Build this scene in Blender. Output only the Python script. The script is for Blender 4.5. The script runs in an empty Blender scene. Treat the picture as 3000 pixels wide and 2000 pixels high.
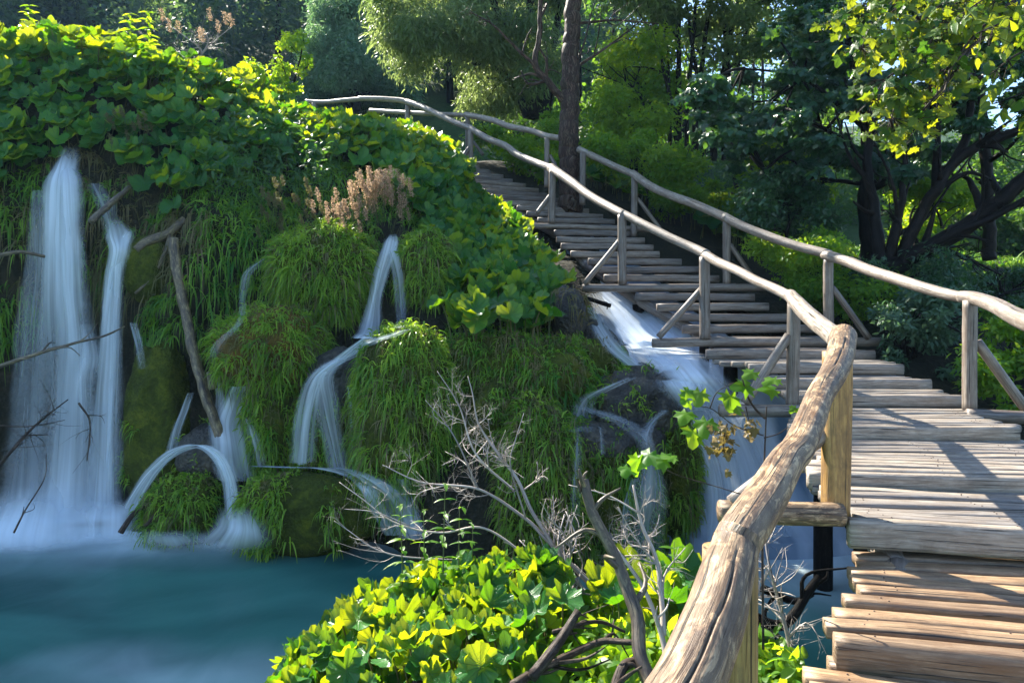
import bpy, math, numpy as np
from mathutils import Vector
RNG = np.random.RandomState(7)
R = math.radians
S = 2000.0          # focal length in photo pixels (3000 wide)
HY = 900.0          # horizon row of the photo

def P(px, py, d):
    return np.array([(px-1500.0)*d/S, d, (HY-py)*d/S])
def proj(p):
    p = np.asarray(p, float); d = np.maximum(p[..., 1], 0.05)
    return 1500+S*p[..., 0]/d, HY-S*p[..., 2]/d

scene = bpy.context.scene
COL = scene.collection

# ------------------------------------------------------------------ noise
def _hash(ix, iy, iz, seed):
    h = (ix*374761393 + iy*668265263 + iz*2147483647 + seed*1274126177) & 0xffffffff
    h = ((h ^ (h >> 13))*1274126177) & 0xffffffff
    h = (h ^ (h >> 16)) & 0xffff
    return h/32767.5-1.0
def vnoise(p, seed=0):
    p = np.asarray(p, float); i = np.floor(p).astype(np.int64); f = p-i; f = f*f*(3-2*f)
    out = 0
    for dx in (0, 1):
        wx = f[..., 0] if dx else 1-f[..., 0]
        for dy in (0, 1):
            wy = f[..., 1] if dy else 1-f[..., 1]
            for dz in (0, 1):
                wz = f[..., 2] if dz else 1-f[..., 2]
                out = out+wx*wy*wz*_hash(i[..., 0]+dx, i[..., 1]+dy, i[..., 2]+dz, seed)
    return out
def fbm(p, octv=4, seed=0):
    p = np.asarray(p, float); s = 0; a = 1.0
    for k in range(octv):
        s = s+a*vnoise(p*(2.03**k)+k*17.3, seed+k); a *= .5
    return s*.6

# ------------------------------------------------------------------ mesh
class Geo:
    """collects vertices, faces and per-vertex attributes 'uvw' (vector) and 'rnd' (float)"""
    def __init__(s): s.v = []; s.f = []; s.u = []; s.r = []; s.n = 0
    def add(s, v, faces, uvw=None, rnd=None):
        v = np.asarray(v, float).reshape(-1, 3)
        if uvw is None: uvw = np.zeros((len(v), 3))
        if rnd is None: rnd = np.zeros(len(v))
        if np.isscalar(rnd): rnd = np.full(len(v), rnd)
        s.v.append(v); s.u.append(np.asarray(uvw, float).reshape(-1, 3)); s.r.append(np.asarray(rnd, float).ravel())
        if isinstance(faces, np.ndarray): faces = [faces]
        for f in faces: s.f.append(np.asarray(f, np.int64)+s.n)
        s.n += len(v)
    def build(s, name, mat, parent=None, smooth=True, loc=None):
        me = bpy.data.meshes.new(name)
        v = np.concatenate(s.v); u = np.concatenate(s.u); r = np.concatenate(s.r)
        if loc is not None: v = v-np.asarray(loc)
        sizes = np.concatenate([np.full(len(f), f.shape[1]) for f in s.f])
        loops = np.concatenate([f.ravel() for f in s.f])
        me.vertices.add(len(v)); me.vertices.foreach_set('co', v.ravel().astype(np.float32))
        me.loops.add(len(loops)); me.loops.foreach_set('vertex_index', loops.astype(np.int32))
        me.polygons.add(len(sizes))
        st = np.concatenate([[0], np.cumsum(sizes)[:-1]])
        me.polygons.foreach_set('loop_start', st.astype(np.int32))
        me.polygons.foreach_set('loop_total', sizes.astype(np.int32))
        if smooth: me.polygons.foreach_set('use_smooth', np.ones(len(sizes), bool))
        a = me.attributes.new('uvw', 'FLOAT_VECTOR', 'POINT'); a.data.foreach_set('vector', u.ravel().astype(np.float32))
        a = me.attributes.new('rnd', 'FLOAT', 'POINT'); a.data.foreach_set('value', r.astype(np.float32))
        me.update(calc_edges=True); me.validate()
        me.materials.append(mat)
        o = bpy.data.objects.new(name, me); COL.objects.link(o)
        if parent is not None: o.parent = parent
        if loc is not None: o.location = loc
        return o

def tag(o, label=None, cat=None, group=None, kind=None):
    if label: o['label'] = label
    if cat: o['category'] = cat
    if group: o['group'] = group
    if kind: o['kind'] = kind
    return o
def empty(name, loc=(0, 0, 0)):
    o = bpy.data.objects.new(name, None); o.location = loc; COL.objects.link(o); return o
def grid_faces(nu, nv, closed=False):
    i = np.arange(nu-1)[:, None]; j = np.arange(nv if closed else nv-1)[None, :]
    j2 = (j+1) % nv
    a = i*nv+j; b = i*nv+j2; c = (i+1)*nv+j2; d = (i+1)*nv+j
    return np.stack([a, b, c, d], -1).reshape(-1, 4)
def norm(v): return v/np.maximum(np.linalg.norm(v, axis=-1, keepdims=True), 1e-9)

def resample(pts, vals, n):
    """Catmull-Rom through pts, with per-point values"""
    pts = np.asarray(pts, float); vals = np.asarray(vals, float)
    seg = np.linalg.norm(np.diff(pts, axis=0), axis=1)**.5; t = np.concatenate([[0], np.cumsum(seg)])
    tt = np.linspace(0, t[-1], n)
    full = np.column_stack([pts, vals]); m = np.gradient(full, t, axis=0) if len(pts) > 2 else np.repeat([(full[1]-full[0])/t[-1]], 2, 0)
    k = np.clip(np.searchsorted(t, tt, side='right')-1, 0, len(t)-2)
    h = (t[k+1]-t[k])[:, None]; s = ((tt-t[k])[:, None])/h
    o = (2*s**3-3*s**2+1)*full[k]+(s**3-2*s**2+s)*h*m[k]+(-2*s**3+3*s**2)*full[k+1]+(s**3-s**2)*h*m[k+1]
    return o[:, :3], o[:, 3]
def tube(g, pts, rad, nseg=None, sides=8, rough=0.0, seed=0, rnd=0.0, crack=None, square=0, cap=True, nfreq=6.0, flat=None):
    pts = np.asarray(pts, float); rad = np.asarray(rad, float)*np.ones(len(pts))
    if nseg: pts, rad = resample(pts, rad, nseg)
    n = len(pts); rad = np.maximum(rad, 1e-4)
    T = norm(np.gradient(pts, axis=0))
    up = np.array([0, 0, 1.0]) if abs(T[:, 2]).mean() < .8 else np.array([0.0, 1, 0])
    A = norm(np.cross(T, up)); B = norm(np.cross(A, T))
    th = np.linspace(0, 2*math.pi, sides, endpoint=False)
    L = np.concatenate([[0], np.cumsum(np.linalg.norm(np.diff(pts, axis=0), axis=1))])
    rr = rad[:, None]*np.ones(sides)[None]
    if square:
        c = np.abs(np.cos(th))**square+np.abs(np.sin(th))**square; rr = rr*(c**(-1.0/square))[None]
    if rough:
        q = np.stack([L[:, None]*nfreq*.5+np.zeros(sides), np.cos(th)[None]*2.1+np.zeros((n, 1)), np.sin(th)[None]*2.1+np.zeros((n, 1))], -1)
        rr = rr*(1+rough*fbm(q+seed*7.7, 4, seed))
    if crack:
        for (a0, wa, l0, l1, dep) in crack:
            ac = a0+.12*np.sin(L*2.2+a0)+.05*vnoise(np.stack([L*9, L*0, L*0], -1), seed+3)
            d = (th[None]-ac[:, None]+math.pi) % (2*math.pi)-math.pi
            env = np.clip((L-l0)*6, 0, 1)*np.clip((l1-L)*6, 0, 1)
            rr = rr-rad[:, None]*dep*env[:, None]*np.exp(-(d/wa)**2)
    sx = 1.0; sy = 1.0
    if flat: sx, sy = flat
    V = pts[:, None]+rr[..., None]*(np.cos(th)[None, :, None]*A[:, None]*sx+np.sin(th)[None, :, None]*B[:, None]*sy)
    uvw = np.stack([np.repeat(L[:, None], sides, 1), np.repeat(np.cos(th)[None], n, 0)*rad[:, None]*sx, np.repeat(np.sin(th)[None], n, 0)*rad[:, None]*sy], -1)
    uvw[..., 1:] += seed*3.17 % 50
    F = [grid_faces(n, sides, True)]
    V = V.reshape(-1, 3); uvw = uvw.reshape(-1, 3)
    if cap:
        # ring of caps: separate vertices at slightly smaller radius, centre
        kc = .12*min(sx, sy); c0 = pts[0]-T[0]*rad[0]*kc; c1 = pts[-1]+T[-1]*rad[-1]*kc
        V = np.concatenate([V, [c0, c1]]); uvw = np.concatenate([uvw, [uvw[0], uvw[-1]]])
        i = np.arange(sides); j = (i+1) % sides; k = (n-1)*sides
        F.append(np.stack([j, i, np.full(sides, n*sides)], -1)); F.append(np.stack([k+i, k+j, np.full(sides, n*sides+1)], -1))
    g.add(V, F, uvw, rnd)

# ------------------------------------------------------------------ materials
def new_mat(name):
    m = bpy.data.materials.new(name); m.use_nodes = True; nt = m.node_tree; nt.nodes.clear()
    return m, nt
class NT:
    def __init__(s, nt): s.nt = nt
    def n(s, t, **kw):
        x = s.nt.nodes.new(t)
        ins = kw.pop('ins', {})
        for k, v in kw.items(): setattr(x, k, v)
        for k, v in ins.items():
            if isinstance(v, bpy.types.NodeSocket): s.nt.links.new(v, x.inputs[k])
            else: x.inputs[k].default_value = v
        return x
    def attr(s, name): return s.n('ShaderNodeAttribute', attribute_name=name)
    def math(s, op, a, b=0.0, clamp=False):
        x = s.n('ShaderNodeMath', operation=op, use_clamp=clamp)
        for i, v in enumerate((a, b)):
            if isinstance(v, bpy.types.NodeSocket): s.nt.links.new(v, x.inputs[i])
            else: x.inputs[i].default_value = v
        return x.outputs[0]
    def vmul(s, v, k):
        x = s.n('ShaderNodeVectorMath', operation='MULTIPLY'); s.nt.links.new(v, x.inputs[0]); x.inputs[1].default_value = k; return x.outputs[0]
    def ramp(s, fac, stops):
        x = s.n('ShaderNodeValToRGB'); s.nt.links.new(fac, x.inputs[0]); e = x.color_ramp.elements
        while len(e) < len(stops): e.new(.5)
        for el, (p, c) in zip(e, stops): el.position = p; el.color = (*c, 1) if len(c) == 3 else c
        return x.outputs[0]
    def mix(s, f, a, b, mode='MIX'):
        x = s.n('ShaderNodeMix', data_type='RGBA', blend_type=mode)
        for i, v in ((0, f), (6, a), (7, b)):
            if isinstance(v, bpy.types.NodeSocket): s.nt.links.new(v, x.inputs[i])
            else: x.inputs[i].default_value = v if i == 0 else ((*v, 1) if len(v) == 3 else v)
        return x.outputs[2]
    def noise(s, vec, scale, detail=4, rough=.6, dist=0):
        x = s.n('ShaderNodeTexNoise', ins={'Scale': scale, 'Detail': detail, 'Roughness': rough, 'Distortion': dist})
        if vec is not None: s.nt.links.new(vec, x.inputs['Vector'])
        return x.outputs['Fac']
    def out(s, sh): 
        o = s.n('ShaderNodeOutputMaterial'); s.nt.links.new(sh, o.inputs[0]); return o

def wood_mat(name, dark, mid, light, warm=None, bark=0.0, bump=.5, patch=.5):
    m, nt = new_mat(name); N = NT(nt)
    uv = N.attr('uvw').outputs['Vector']; rnd = N.attr('rnd').outputs['Fac']
    off = N.n('ShaderNodeCombineXYZ'); 
    for k in range(3): nt.links.new(N.math('MULTIPLY', rnd, 37.0+k*11), off.inputs[k])
    va = N.n('ShaderNodeVectorMath', operation='ADD'); nt.links.new(uv, va.inputs[0]); nt.links.new(off.outputs[0], va.inputs[1]); v = va.outputs[0]
    fine = N.noise(N.vmul(v, (6.0, 150, 150)), 1.0, 6, .7, .3)
    grain = N.noise(N.vmul(v, (2.2, 42, 42)), 1.0, 6, .65, 1.0)
    blot = N.noise(N.vmul(v, (7, 16, 16)), 1.0, 6, .7, .6)
    c = N.ramp(N.math('ADD', N.math('MULTIPLY', grain, .55), N.math('MULTIPLY', fine, .45)), [(.27, dark), (.43, mid), (.66, light)])
    tint = N.ramp(rnd, [(0, (.62, .62, .65)), (.5, (.95, .92, .88)), (1, (1.2, 1.12, 1.0))])
    c = N.mix(1.0, c, tint, 'MULTIPLY')
    if warm is not None: c = N.mix(N.ramp(blot, [(.42, (0, 0, 0)), (.62, (patch,)*3)]), c, warm)
    if bark: 
        b = N.noise(N.vmul(v, (9, 30, 30)), 1.0, 6, .7, 1.2)
        c = N.mix(N.ramp(b, [(.50, (bark,)*3), (.56, (0, 0, 0))]), c, dark)
    crack = N.noise(N.vmul(v, (1.6, 95, 95)), 1.0, 3, .5, .4)
    ck = N.ramp(crack, [(.34, (0, 0, 0)), (.385, (1, 1, 1))])
    c = N.mix(1.0, c, N.mix(.12, ck, (1, 1, 1)), 'MULTIPLY')
    h = N.math('ADD', N.math('MULTIPLY', grain, .6), N.math('ADD', N.math('MULTIPLY', fine, .25), N.math('MULTIPLY', ck, .35)))
    bp = N.n('ShaderNodeBump', ins={'Strength': bump, 'Distance': .012, 'Height': h})
    p = N.n('ShaderNodeBsdfPrincipled', ins={'Base Color': c, 'Roughness': .5, 'Normal': bp.outputs[0]})
    p.inputs['Specular IOR Level'].default_value = .08 if 'bark' in name else .5
    N.out(p.outputs[0]); return m

def leaf_mat(name, d1, d2, t1, t2, trans=.5, rough=.45, veins=0, spec=.35, holes=False):
    """two-tone leaf; the backlit colour is that of light filtered through the blade"""
    m, nt = new_mat(name); N = NT(nt)
    rnd = N.attr('rnd').outputs['Fac']; uv = N.attr('uvw').outputs['Vector']
    geo = N.n('ShaderNodeNewGeometry')
    big = N.noise(geo.outputs['Position'], 1.3, 3)
    f = N.math('ADD', N.math('MULTIPLY', rnd, .7), N.math('MULTIPLY', big, .5), True)
    f = N.ramp(f, [(.30, (0, 0, 0)), (.95, (1, 1, 1))])
    cd = N.mix(f, d1, d2); ct = N.mix(f, t1, t2)
    nrm = None
    if veins:
        sx = N.n('ShaderNodeSeparateXYZ'); nt.links.new(uv, sx.inputs[0])
        # uvw: x = angle/2pi, y = radius 0..1
        w = N.n('ShaderNodeTexNoise', ins={'Scale': 6.0}); nt.links.new(uv, w.inputs['Vector'])
        ang = N.math('ADD', N.math('MULTIPLY', sx.outputs[0], 13.0), N.math('MULTIPLY', w.outputs['Fac'], .25))
        fr = N.math('ABSOLUTE', N.math('SUBTRACT', N.math('FRACT', ang), .5))
        wd = N.math('MULTIPLY', fr, sx.outputs[1])
        vein = N.ramp(wd, [(.0, (1, 1, 1)), (.045, (0, 0, 0))])
        small = N.noise(N.vmul(uv, (60, 14, 1)), 1.0, 3)
        vv = N.math('MAXIMUM', vein, N.math('MULTIPLY', N.ramp(small, [(.58, (0, 0, 0)), (.66, (1, 1, 1))]), .35))
        vf = N.math('MULTIPLY', vv, .75)
        cd = N.mix(N.math('MULTIPLY', vv, .45), cd, (.16, .26, .07)); ct = N.mix(vf, ct, tuple(x*.6 for x in t1))
        nrm = N.n('ShaderNodeBump', ins={'Strength': .6, 'Distance': .01, 'Height': N.math('MULTIPLY', vv, -1.0)}).outputs[0]
    p = N.n('ShaderNodeBsdfPrincipled', ins={'Base Color': cd, 'Roughness': rough}); p.inputs['Specular IOR Level'].default_value = spec
    t = N.n('ShaderNodeBsdfTranslucent', ins={'Color': ct})
    if nrm: nt.links.new(nrm, p.inputs['Normal']); nt.links.new(nrm, t.inputs['Normal'])
    mx = N.n('ShaderNodeMixShader', ins={0: trans}); nt.links.new(p.outputs[0], mx.inputs[1]); nt.links.new(t.outputs[0], mx.inputs[2])
    N.out(mx.outputs[0]); return m

def ground_mat(name, stops, scale=3.0, bump=.6, dist=.05, rough=.9, spec=.2):
    m, nt = new_mat(name); N = NT(nt)
    g = N.n('ShaderNodeNewGeometry').outputs['Position']
    a = N.noise(g, scale, 8, .65, .5); b = N.noise(g, scale*6, 6, .7)
    f = N.math('ADD', N.math('MULTIPLY', a, .6), N.math('MULTIPLY', b, .4))
    c = N.ramp(f, stops)
    vo = N.n('ShaderNodeTexVoronoi', ins={'Scale': scale*9}); nt.links.new(g, vo.inputs['Vector'])
    h = N.math('ADD', f, N.math('MULTIPLY', vo.outputs['Distance'], .3))
    bp = N.n('ShaderNodeBump', ins={'Strength': bump, 'Distance': dist, 'Height': h})
    p = N.n('ShaderNodeBsdfPrincipled', ins={'Base Color': c, 'Roughness': rough, 'Normal': bp.outputs[0]}); p.inputs['Specular IOR Level'].default_value = spec
    N.out(p.outputs[0]); return m

def fall_mat(name, dens=1.0, col=(.80, .88, .95)):
    """veil of falling water: uvw = (across -1..1, metres down, density)"""
    m, nt = new_mat(name); N = NT(nt)
    uv = N.attr('uvw').outputs['Vector']; rnd = N.attr('rnd').outputs['Fac']
    sx = N.n('ShaderNodeSeparateXYZ'); nt.links.new(uv, sx.inputs[0])
    cb = N.n('ShaderNodeCombineXYZ'); nt.links.new(rnd, cb.inputs[2]); nt.links.new(sx.outputs[0], cb.inputs[0]); nt.links.new(sx.outputs[1], cb.inputs[1])
    st = N.noise(N.vmul(cb.outputs[0], (3.2, .30, 3.0)), 1.0, 4, .5, .5)
    st2 = N.noise(N.vmul(cb.outputs[0], (11.0, .5, 3.0)), 1.0, 2, .5, .3)
    s = N.math('ADD', N.math('MULTIPLY', st, .8), N.math('MULTIPLY', st2, .2))
    s = N.ramp(s, [(.30, (.0, .0, .0)), (.66, (1, 1, 1))])
    s = N.math('ADD', N.math('MULTIPLY', s, .8), .2)
    x2 = N.math('MULTIPLY', sx.outputs[0], sx.outputs[0])
    x2 = N.math('MULTIPLY', x2, N.math('ADD', N.math('MULTIPLY', N.noise(N.vmul(cb.outputs[0], (1.2, 1.6, 3.0)), 1.0, 3, .6), 2.4), .05)); edge = N.math('MULTIPLY', N.math('SUBTRACT', 1.0, x2, True), N.math('SUBTRACT', 1.0, N.math('POWER', N.math('ABSOLUTE', sx.outputs[0]), 6.0), True)); edge = N.math('POWER', edge, 1.6)
    a = N.math('MULTIPLY', N.math('MULTIPLY', edge, sx.outputs[2]), s)
    a = N.math('MULTIPLY', a, dens*1.35, True)
    d = N.n('ShaderNodeBsdfDiffuse', ins={'Color': (*col, 1)}); t = N.n('ShaderNodeBsdfTranslucent', ins={'Color': (*col, 1)})
    mx = N.n('ShaderNodeMixShader', ins={0: .45}); nt.links.new(d.outputs[0], mx.inputs[1]); nt.links.new(t.outputs[0], mx.inputs[2])
    tr = N.n('ShaderNodeBsdfTransparent')
    m2 = N.n('ShaderNodeMixShader'); nt.links.new(a, m2.inputs[0]); nt.links.new(tr.outputs[0], m2.inputs[1]); nt.links.new(mx.outputs[0], m2.inputs[2])
    N.out(m2.outputs[0]); return m

M = {}
M['wood'] = wood_mat('weathered_wood', (.025, .02, .018), (.13, .112, .10), (.32, .29, .26), warm=(.11, .07, .045), patch=.5)
M['deck'] = wood_mat('deck_wood', (.03, .018, .010), (.20, .13, .075), (.46, .33, .20), warm=(.12, .065, .032), patch=.6, bump=.6)
M['deckgrey'] = wood_mat('deck_wood_grey', (.03, .025, .022), (.19, .17, .15), (.42, .39, .355), warm=(.14, .10, .07), patch=.5, bump=.8)
M['rail'] = wood_mat('rail_wood', (.045, .035, .03), (.22, .19, .165), (.46, .42, .375), warm=(.15, .10, .065), patch=.5, bark=.3)
M['nearrail'] = wood_mat('near_rail_wood', (.04, .022, .013), (.34, .225, .13), (.70, .53, .33), warm=(.11, .052, .022), patch=.9, bark=.7, bump=.8)
M['orange'] = wood_mat('orange_post_wood', (.05, .025, .01), (.27, .155, .05), (.50, .33, .12), warm=(.13, .075, .035), patch=.7, bump=.8)
M['bark'] = wood_mat('bark', (.018, .013, .011), (.07, .05, .042), (.17, .13, .115), warm=(.10, .085, .06), patch=.6, bark=.7, bump=1.0)
M['nail'] = ground_mat('rusty_nail', [(.3, (.02, .012, .008)), (.6, (.08, .04, .025))], 20, .3, .002, .5, .5)
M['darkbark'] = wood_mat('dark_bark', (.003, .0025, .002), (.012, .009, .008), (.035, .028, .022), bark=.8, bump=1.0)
M['redbark'] = wood_mat('red_bark', (.02, .012, .011), (.10, .055, .045), (.20, .14, .115), warm=(.07, .075, .05), patch=.6, bark=.8, bump=1.0)
M['twig'] = wood_mat('bleached_twig', (.09, .07, .06), (.28, .24, .215), (.50, .46, .43))
M['deadlog'] = wood_mat('peeling_log', (.025, .018, .015), (.17, .13, .07), (.40, .33, .18), warm=(.06, .045, .035), patch=.95, bark=.6)
M['stem'] = leaf_mat('plant_stem', (.10, .12, .04), (.16, .12, .05), (.1, .14, .03), (.15, .12, .03), .2)
M['butter'] = leaf_mat('butterbur_leaf', (.012, .10, .022), (.045, .20, .032), (.12, .34, .006), (.66, .68, .008), .42, .34, veins=1)
M['grass'] = leaf_mat('grass_blade', (.02, .12, .012), (.20, .36, .03), (.08, .30, .015), (.40, .55, .03), .35, .4)
M['grass_sun'] = leaf_mat('sun_tinted_grass_blade', (.05, .16, .012), (.30, .46, .045), (.14, .36, .015), (.5, .62, .04), .38, .4)  # yellower and brighter than plain grass: sunlight put into the blade colour
M['drygrass'] = leaf_mat('dry_grass', (.09, .11, .04), (.24, .18, .09), (.15, .16, .04), (.26, .20, .07), .4, .6)
M['plume'] = leaf_mat('seed_plume', (.30, .20, .13), (.50, .36, .26), (.40, .26, .15), (.55, .40, .25), .5, .7)
M['willow'] = leaf_mat('willow_leaf', (.06, .12, .045), (.20, .27, .11), (.18, .30, .05), (.48, .58, .18), .48, .4)
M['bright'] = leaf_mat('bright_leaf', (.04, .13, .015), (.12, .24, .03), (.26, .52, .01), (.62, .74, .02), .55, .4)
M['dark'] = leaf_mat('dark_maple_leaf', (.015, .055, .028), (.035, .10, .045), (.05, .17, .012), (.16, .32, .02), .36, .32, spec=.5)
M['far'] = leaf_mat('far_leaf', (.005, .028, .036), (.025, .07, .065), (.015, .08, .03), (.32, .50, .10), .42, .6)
M['roundleaf'] = leaf_mat('pale_blue_green_leaf', (.04, .11, .065), (.17, .28, .14), (.10, .26, .08), (.34, .55, .18), .42, .5)
M['deepwood'] = leaf_mat('deep_wood_leaf', (.02, .07, .02), (.05, .12, .03), (.10, .26, .015), (.24, .42, .03), .42, .5)
M['conifer'] = leaf_mat('blue_green_leaf', (.035, .085, .055), (.08, .15, .08), (.08, .18, .06), (.18, .32, .10), .35, .55)
M['maple'] = leaf_mat('overhead_maple_leaf', (.02, .08, .012), (.10, .19, .02), (.10, .24, .01), (.62, .62, .015), .45, .38, veins=1)
M['dried'] = leaf_mat('dried_leaf', (.12, .09, .03), (.20, .14, .05), (.2, .15, .03), (.26, .2, .05), .35, .6)
M['moss'] = ground_mat('moss', [(.3, (.010, .012, .004)), (.5, (.05, .065, .008)), (.66, (.13, .14, .015))], 4.0, 1.0, .05)
M['rustmoss'] = ground_mat('rust_moss', [(.3, (.03, .02, .006)), (.5, (.10, .07, .015)), (.68, (.25, .10, .03))], 5.0, 1.0, .04)
M['tufa'] = ground_mat('tufa_rock', [(.32, (.006, .006, .007)), (.5, (.03, .028, .025)), (.7, (.15, .125, .08))], 3.0, 1.0, .08, .45, .5)
M['earth'] = ground_mat('bank_earth', [(.32, (.005, .006, .004)), (.5, (.018, .018, .010)), (.7, (.055, .045, .028))], 2.5, .9, .06)
M['forestfloor'] = ground_mat('forest_floor', [(.3, (.012, .028, .010)), (.5, (.03, .065, .018)), (.7, (.06, .11, .03))], .8, .8, .1)
M['fall'] = fall_mat('falling_water')
M['thinfall'] = fall_mat('thin_falling_water', .75)

# ================================================================== TERRAIN
ZW = -2.64
SEC = [
 (-14, [(-3,-3.2),(7.6,-3.2),(8.0,-2.4),(8.7,-.8),(8.9,.4),(9.1,1.5),(9.5,2.1),(9.9,2.9),(10.4,3.7),(11.3,4.0),(14,4.1),(20,4.2),(40,5)]),
 (-7,  [(-3,-3.2),(7.7,-3.2),(8.1,-2.4),(8.9,-.9),(9.0,.4),(9.1,1.5),(9.5,2.1),(9.9,2.9),(10.4,3.6),(11.3,3.9),(14,4.1),(20,4.2),(40,5)]),
 (-5.9,[(-3,-3.2),(8.2,-3.2),(8.7,-2.4),(9.3,-.9),(9.4,.4),(9.2,1.4),(9.5,2.0),(9.9,2.8),(10.5,3.35),(11.5,3.6),(14,4.0),(20,4.2),(40,5)]),
 (-4.9,[(-3,-3.2),(8.0,-3.2),(8.4,-2.4),(8.9,-1.0),(9.1,.3),(9.2,1.3),(9.6,1.9),(10.1,2.6),(10.8,3.2),(12,3.5),(14,3.9),(20,4.2),(40,5)]),
 (-4.2,[(-3,-3.2),(7.8,-3.2),(8.1,-2.4),(8.5,-1.1),(8.7,.3),(9.0,1.2),(9.6,1.8),(10.2,2.4),(11.1,2.95),(12.3,3.2),(14,3.6),(20,4.2),(40,5)]),
 (-3,  [(-3,-3.2),(7.8,-3.2),(8.1,-2.4),(8.6,-1.2),(8.9,-.2),(9.2,.8),(9.8,1.45),(10.5,2.1),(11.3,2.6),(12.3,2.95),(15,3.6),(20,4.2),(40,5)]),
 (-1.7,[(-3,-3.2),(7.5,-3.2),(7.8,-2.4),(8.2,-1.4),(8.6,-.6),(9.1,.3),(9.9,1.1),(11,1.9),(12.2,2.6),(13.6,3.05),(15.5,3.7),(20,4.2),(40,5)]),
 (-.6, [(-3,-3.2),(6.4,-3.2),(6.8,-2.4),(7.4,-1.4),(7.9,-.7),(8.6,-.25),(9.7,.45),(11,1.05),(12.3,1.55),(13.6,2.05),(15.5,3.0),(19,4.1),(40,5)]),
 (.5,  [(-3,-3.2),(6.3,-3.2),(6.8,-2.4),(7.3,-1.4),(7.8,-.75),(8.5,-.35),(9.7,.2),(11,.75),(12.3,1.3),(13.6,1.9),(15.5,2.8),(19,4.0),(40,5)]),
 (1.2, [(-3,-3.2),(6.5,-3.2),(7.1,-2.7),(7.5,-2.0),(8.0,-1.2),(8.6,-.7),(9.7,-.1),(11,.7),(12.3,1.4),(13.6,2.1),(15.5,2.9),(19,3.9),(40,5)]),
 (2.2, [(-3,-3.2),(7.0,-3.25),(7.4,-3.05),(7.8,-2.6),(8.3,-1.95),(9.0,-1.3),(9.9,-.45),(11,.3),(12.3,1.1),(13.6,1.8),(15.5,2.7),(19,3.6),(40,4.6)]),
 (3.3, [(-3,-3.2),(6.9,-3.25),(7.3,-3.0),(7.7,-2.6),(8.2,-1.95),(8.9,-1.25),(9.9,-.3),(11,.35),(12.3,1.0),(13.6,1.6),(15.5,2.4),(19,3.2),(40,4.2)]),
 (4.6, [(-3,-2.6),(3,-2.5),(4.5,-2.1),(6.2,-1.5),(7.4,-1.0),(8.6,-.5),(9.9,.0),(11,.5),(12.3,.9),(13.6,1.4),(15.5,2.0),(19,2.8),(40,3.8)]),
 (8,   [(-3,-2.2),(2,-2.0),(4.0,-1.6),(5.5,-1.2),(7.2,-.8),(8.6,-.4),(9.9,.0),(11,.3),(12.3,.5),(13.6,.8),(15.5,1.2),(19,1.6),(40,2.5)]),
 (18,  [(-3,-2.2),(2,-2.0),(4.0,-1.6),(5.5,-1.2),(7.2,-.8),(8.6,-.5),(9.9,-.2),(11,.0),(12.3,.2),(13.6,.4),(15.5,.6),(19,.9),(40,1.5)]),
]
secX = np.array([s[0] for s in SEC], float); secK = np.array([s[1] for s in SEC], float)
sub = [46, 6, 10, 10, 10, 8, 8, 8, 7, 7, 9, 14]
def ter_build():
    xs = np.concatenate([np.arange(-14, -7, .25), np.arange(-7, 5, .07), np.arange(5, 18.01, .25)])
    rows = []
    for k in range(12):
        for t in np.arange(sub[k])/sub[k]: rows.append(k+t)
    rows.append(12.0); rows = np.array(rows)
    kk = np.minimum(rows.astype(int), 11); tt = rows-kk
    si = np.clip(np.searchsorted(secX, xs, side='right')-1, 0, len(secX)-2)
    f = (xs-secX[si])/(secX[si+1]-secX[si]); f = f*f*(3-2*f)
    K = secK[si]*(1-f)[:, None, None]+secK[si+1]*f[:, None, None]      # nx,13,2
    yz = K[:, kk]*(1-tt)[None, :, None]+K[:, kk+1]*tt[None, :, None]
    V = np.stack([np.repeat(xs[:, None], len(rows), 1), yz[..., 0], yz[..., 1]], -1)
    # foreground island under the leaves, left of the boardwalk
    x, y = V[..., 0], V[..., 1]
    rr = ((x-.25)/1.9)**2+((y-4.3)/1.25)**2
    b = .95*np.exp(-rr*rr*.8)+.55*np.exp(-(((x-1.4)/1.0)**2+((y-2.9)/1.1)**2))
    b += .8*np.exp(-(((x-3.4)/1.3)**2+((y-1.6)/2.2)**2))
    fl = (rows[None] < 1.001)
    V[..., 2] += np.where(y < 6.0, b, 0)
    cliff = np.exp(-((rows-4.0)/2.6)**2)[None]
    nn = np.stack([fbm(V*1.1, 4, 1), fbm(V*1.1+30, 4, 2), fbm(V*1.1+60, 4, 3)], -1)
    amp = (.05+.22*cliff)[..., None]
    V = V+nn*amp
    return V, len(xs), len(rows)
TV, tnx, tny = ter_build()
g = Geo(); tf = grid_faces(tnx, tny); g.add(TV, tf[:, ::-1])
ter = g.build('ground', M['earth']); tag(ter, kind='structure')

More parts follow.
